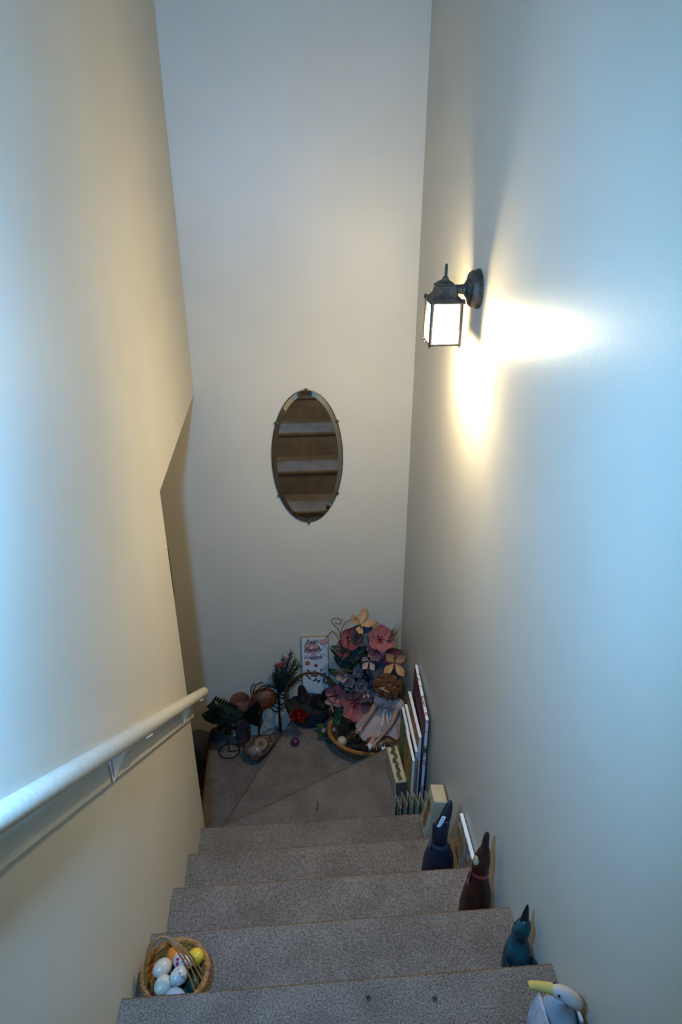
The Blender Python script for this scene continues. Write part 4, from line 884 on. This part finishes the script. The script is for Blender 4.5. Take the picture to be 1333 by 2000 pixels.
b = MB(); b.lathe(catmull([(0.0001, 0), (.017, .006), (.022, .02), (.016, .034), (0.0001, .042)], 4), 16); o = b.build('plum_ornament', mat('plum_satin', (.10, .012, .045), .45, col2=(.05, .02, .06), scale=30)); o.location = (.366, 1.735, Z6 + .0003); tag(o, 'small plum coloured ornament at the foot of the black basket', 'ornament')

# pine greenery with a small red bow, left of the sign
gr = thing('pine_spray', 'dark artificial pine greenery with a small red bow left of the sign', 'greenery', (.285, 1.948, Z7 + .0))
PS = Vector((.055, 0, 0))
MNEED = mat('dark_pine_needle', (.004, .014, .010), .6, col2=(.010, .026, .016), scale=50)
tw = [((.0, 0, .28), (.02, -.01, .60)), ((.0, 0, .28), (-.055, -.02, .53)), ((.0, 0, .28), (.055, -.01, .52)), ((0, 0, .25), (-.03, -.03, .47)), ((0, 0, .3), (.05, -.03, .45)), ((0, 0, .3), (-.045, -.01, .44)), ((0, 0, .2), (.02, -.04, .44)), ((0, 0, .28), (-.02, -.015, .57)), ((0, 0, .28), (.04, -.02, .56)), ((0, 0, .3), (-.07, -.02, .47)), ((0, 0, .3), (.01, -.03, .50))]
for (a, e) in tw:
    A, E2 = Vector((a[0], a[1], .33)), Vector(e) + PS; b = MB(); b.tube([A, A.lerp(E2, .5), E2], [.003, .0022, .0012], 5); d = (E2 - A).normalized()
    for k in range(46):
        q = .25 + .75 * k / 45; s0 = A.lerp(E2, q); r = d.orthogonal().normalized(); r = Matrix.Rotation(k * 2.4, 3, d) @ r; e2 = s0 + (r * .8 + d * .75) * .040 * (1.1 - .4 * q)
        e2.y = min(e2.y, .045); w = d.cross(r) * .0042
        b.add([s0 - w, s0 + w, e2, s0 + d * .004], [(0, 1, 2), (0, 2, 3), (1, 3, 2), (0, 3, 1)])
    b.build('pine_twig', MNEED, gr, smooth=False)
b = MB(); bow(b, (.020, -.045, .565), .020, rot('Z', 20)); b.build('bow', MRED, gr)
b = MB(); b.lathe([(0, 0.0005), (.024, .0005), (.022, .008), (.006, .012), (.005, .34), (0, .34)], 20); b.build('stake', mat('dark_green_stake', (.006, .012, .010), .5), gr)

# ------------------------------------------------------------------ crab ornament, fish, pot, shell and the rest on the lowest winder
MRST = mat('rust_orange_metal', (.16, .045, .014), .5, .3, col2=(.075, .022, .009), scale=26, bump=.4, bscale=60)
MBW = mat('black_wire', (.006, .006, .007), .45, .5)
cr = thing('crab_ornament', 'rust-orange round metal ornament with curved black wire legs before the far wall', 'ornament', (.208, 1.905, Z7))
cz_ = .345
b = MB(); b.lathe([(.0, -.010), (.045, -.008), (.068, 0), (.062, .010), (.04, .020), (0, .026)], 32, tr(0, 0, cz_) @ rot('X', 62) @ rot('Z', 20), 1.0, .80); b.build('shell', MRST, cr)
b = MB(); b.tube([(-.048, .050, 0), (-.030, .035, .15), (.0, .010, cz_ - .02)], .004, 8); b.build('stake', MBW, cr)
b = MB(); b.lathe([(0, .0005), (.020, .0005), (.018, .005), (0, .006)], 20, tr(-.048, .050, 0)); b.build('foot', MBW, cr)
legs = [((-.06, .0, .03), (-.055, -.005, .085), (-.035, -.005, .105)), ((-.05, .0, .035), (-.03, -.005, .095), (.005, -.005, .112)), ((-.03, 0, .045), (.0, -.008, .09), (.045, -.008, .098)), ((-.01, 0, .05), (.04, -.008, .085), (.085, -.008, .070)),
        ((.05, 0, .02), (.085, -.01, .035), (.115, -.01, .010)), ((.05, 0, .005), (.09, -.012, .012), (.12, -.012, -.012)), ((.045, 0, -.02), (.085, -.012, -.035), (.122, -.012, -.020)), ((.035, 0, -.035), (.075, -.015, -.06), (.118, -.015, -.045)), ((.02, 0, -.04), (.055, -.015, -.078), (.10, -.015, -.068))]
for L_ in legs:
    b = MB(); b.tube(catmull([tuple(Vector(p) + Vector((0, 0, cz_))) for p in L_], 6), .0028, 6); b.build('wire_leg', MBW, cr)

MFISH = mat('green_patina_metal', (.006, .020, .014), .42, .4, col2=(.028, .060, .036), scale=20, bump=.5, bscale=50, ramp=(.45, .7)); MFISHD = mat('black_patina_metal', (.004, .007, .008), .45, .4)
fs = thing('fish_sculpture', 'dark green metal fish with open toothed mouth on a black ring stand', 'sculpture', (.012, 1.852, Z7))
zf = .300
outl = [(-.118, .008), (-.105, -.028), (-.075, -.052), (-.03, -.060), (.02, -.054), (.065, -.040), (.100, -.022), (.100, .002), (.070, .030), (.040, .052), (.0, .078), (-.03, .100), (-.045, .112), (-.058, .092), (-.085, .062), (-.062, .045), (-.072, .022), (-.095, .000), (-.106, .004)]
n = len(outl); cx0 = Vector((-.005, .015)); b = MB(); v = []; f = []
rings = [(1.0, 0.0), (.86, .017), (.6, .028), (.3, .034)]
for sgn in (-1, 1):
    o0 = len(v)
    for (s, y) in rings:
        for (x, z) in outl: v.append((cx0.x + (x - cx0.x) * s, sgn * y, zf + cx0.y + (z - cx0.y) * s))
    for i in range(len(rings) - 1):
        for k in range(n): f.append((o0 + i * n + k, o0 + i * n + (k + 1) % n, o0 + (i + 1) * n + (k + 1) % n, o0 + (i + 1) * n + k))
    v.append((cx0.x, sgn * .036, zf + cx0.y)); 
    for k in range(n): f.append((o0 + (len(rings) - 1) * n + k, o0 + (len(rings) - 1) * n + (k + 1) % n, len(v) - 1))
b.add(v, f); b.build('body', MFISH, fs, angle=60)
b = MB()
for (x, z) in ((-.112, .006), (-.104, .002), (-.094, -.002), (-.085, .000)): b.add([(x - .004, -.003, zf + z - .006), (x + .004, -.003, zf + z - .006), (x, 0, zf + z + .016), (x, .004, zf + z - .006)], [(0, 1, 2), (1, 3, 2), (3, 0, 2), (0, 3, 1)])
for (x, z) in ((-.082, .060), (-.073, .053), (-.066, .046)): b.add([(x - .004, -.003, zf + z + .004), (x + .004, -.003, zf + z + .004), (x - .006, 0, zf + z - .016), (x, .004, zf + z + .004)], [(0, 1, 2), (1, 3, 2), (3, 0, 2), (0, 3, 1)])
b.build('teeth', MFISHD, fs, smooth=False)
for k in range(9):
    q = k / 8; x = -.042 + q * .100; z = .106 - q * .070; b = MB(); b.box(-.0042, .0042, -.002, .002, 0, .020, tr(x, 0, zf + z) @ rot('Y', 33)); b.build('dorsal_spine', MFISHD, fs, smooth=False)
b = MB(); b.lathe([(.020, 0), (.0215, .005), (.018, .007), (.0165, .004), (.012, .004), (.010, .008), (0, .010)], 24, tr(.018, -.028, zf + .036) @ rot('X', 90)); b.build('eye', mat('grey_green_eye', (.030, .045, .045), .35, .4), fs)
b = MB(); tailp = [(.085, -.010), (.120, -.065), (.165, -.090), (.180, -.050), (.172, .0), (.182, .045), (.175, .085), (.135, .045), (.10, .005)]
b.prism(tailp, -.004, .004, tr(0, 0, zf) @ rot('X', 90)); b.build('tail_fin', MFISHD, fs, smooth=False)
b = MB(); b.prism([(-.02, -.05), (.03, -.05), (.05, -.085), (.01, -.075)], -.004, .004, tr(0, -.02, zf) @ rot('X', 90)); b.build('belly_fin', MFISHD, fs, smooth=False)
b = MB(); b.tube([(.0 + .055 * math.cos(2 * math.pi * k / 40), .038 + .050 * math.sin(2 * math.pi * k / 40), .0035) for k in range(40)], .0032, 8, closed=True); b.tube([(.055, .038, .004), (.0, .036, .004)], .003, 8); b.tube(catmull([(.0, .036, .004), (-.002, .034, .05), (-.004, -.004, .13), (-.004, 0, zf - .045)], 4), .003, 8); b.build('ring_stand', MBW, fs)

MTERR = mat('terracotta', (.20, .070, .038), .8, col2=(.14, .055, .04), scale=14, bump=.3, bscale=50)
MPOTP = mat('rose_brown_relief', (.13, .055, .050), .75, col2=(.07, .030, .032), scale=26, bump=1.0, bscale=34, ramp=(.42, .58))
tp = thing('terracotta_pot', 'terracotta pot with rough patterned side behind the metal fish', 'pot', (.085, 1.944, Z7))
b = MB(); b.lathe([(0, .0005), (.032, .0005), (.034, .02), (.037, .05), (0, .05)], 28); b.lathe([(.037, .05), (.042, .16), (.044, .27), (.041, .27), (.039, .17), (0, .15)], 28); b.build('side', MPOTP, tp)
b = MB(); b.lathe([(.043, .262), (.0490, .262), (.0500, .315), (.047, .320), (.044, .315), (.043, .262)], 28); b.build('rim', MTERR, tp)

# shell ornament
MSH = mat('mottled_shell', (.075, .034, .018), .4, col2=(.22, .16, .115), scale=26, bump=.4, bscale=30, spec=.5, stretch=(1, 2.2, 1), ramp=(.42, .6)); MSHD = mat('dark_shell_streak', (.018, .012, .010), .5); MDISC = mat('tan_disc', (.15, .075, .025), .45, col2=(.09, .045, .018), scale=20)
sh = thing('shell_ornament', 'large mottled brown and cream shell ornament with a round tan disc', 'ornament', (.183, 1.862, Z7), 42)
b = MB(); b.tube(catmull([(-.085, 0, .040), (-.070, 0, .048), (-.03, 0, .060), (.02, 0, .060), (.06, 0, .050), (.095, 0, .048), (.125, 0, .052)], 5), [.010, .030, .042, .048, .052, .055, .058, .060, .061, .0615, .0615, .061, .060, .058, .0555, .053, .050, .047, .044, .041, .038, .035, .032, .030, .028, .026, .025, .024, .023, .022, .021], 26, flat=.80); b.build('body', MSH, sh)
b = MB(); b.sheet(lambda u, v: (.105 + .045 * u, (v - .5) * (.05 + .05 * u), .060 + .018 * math.sin(v * 3.14) * (1 - u) + .006 * math.sin(v * 25)), 4, 18, .004); b.build('fluted_lip', mat('grey_fluted_lip', (.09, .075, .065), .5, col2=(.17, .14, .12), scale=40), sh)
dM = tr(-.018, -.022, .100) @ rot('X', 28) @ rot('Y', -14)
b = MB(); b.lathe([(0, -.018), (.040, -.018), (.0405, 0), (.036, .008), (.022, .011), (.010, .008), (.008, .002), (0, .001)], 32, dM); dk = b.build('disc', MDISC, sh)
b = MB(); b.lathe([(0, .004), (.0072, .004), (.0072, .0085), (0, .0085)], 14, dM); b.build('dark_centre', MSHD, dk)
for k in range(13):
    q = k / 12; b = MB(); x = -.055 + .15 * q
    b.tube([(x, .020, .112 - .03 * abs(q - .35)), (x + .006, .034, .104 - .03 * abs(q - .35)), (x + .012, .047, .090 - .03 * abs(q - .35))], [.0012, .0026, .0012], 5); b.build('dark_streak', MSHD, sh)

# two glass balls hung under the fish, and a small dish
MGB = mat('smoked_glass_ball', (.020, .016, .010), .06, .6, spec=.8)
for (x, y, z) in ((-.036, .028, .185), (.004, .020, .160)):
    b = MB(); b.ball((x, y, z), .018, 20); b.tube([(x, y, z + .016), (x * .6, y * .5, z + .05)], .0014, 5); b.build('glass_ball', MGB, fs, label='smoked glass ball')
pl = thing('blue_dish', 'round blue-grey dish leaning by the fish stand', 'dish', (-.052, 1.962, Z7), 10, None, 72)
b = MB(); b.lathe([(0, -.002), (.030, -.002), (.044, .002), (.046, .005), (.042, .005), (.028, .001), (0, .001)], 32, tr(0, .047, 0)); b.build('dish', mat('blue_grey_glaze', (.045, .060, .085), .35, col2=(.03, .04, .06), scale=20), pl)

# dark bag on the stair below and a dark frame on the wall beyond the corner
bg = thing('cloth_bag', 'dark navy cloth bag slumped on the lower stairs past the left wall end', 'bag', (-.245, 1.86, zt(8)), 15)
MBAG = mat('navy_cloth', (.008, .010, .016), .8, col2=(.014, .016, .024), scale=20, bump=.5, bscale=30)
b = MB(); b.sheet(lambda u, v: ((.105 + .012 * math.sin(3 * u * 6.283 + 5 * v)) * math.cos(u * 6.2832) * (math.sin(.25 + v * 2.85) ** .5), (.075 + .010 * math.sin(4 * u * 6.283)) * math.sin(u * 6.2832) * (math.sin(.25 + v * 2.85) ** .5), .002 + .33 * v + .01 * math.sin(5 * u * 6.283) * v), 36, 14); b.build('bag_body', MBAG, bg)
for s in (-1, 1):
    b = MB(); b.tube(catmull([(-.04, s * .03, .29), (-.035, s * .04, .36), (0, s * .042, .385), (.035, s * .04, .36), (.04, s * .03, .29)], 5), .006, 6, flat=.5); b.build('handle', MBAG, bg)
pf = thing('wall_picture', 'dark narrow framed picture edge on the far wall just past the left wall end', 'picture', (-.30, YF - .001, -.20))
b = MB()
for (x0, x1, z0, z1) in ((-.11, .11, .105, .13), (-.11, .11, -.13, -.105), (-.11, -.085, -.105, .105), (.085, .11, -.105, .105)): b.box(x0, x1, -.018, 0, z0, z1)
b.build('frame', MBLACK, pf, smooth=False)
b = MB(); b.box(-.085, .085, -.008, -.001, -.105, .105); b.build('picture', mat('dim_picture', (.10, .09, .08), .6, col2=(.05, .05, .05), scale=12), pf, smooth=False)
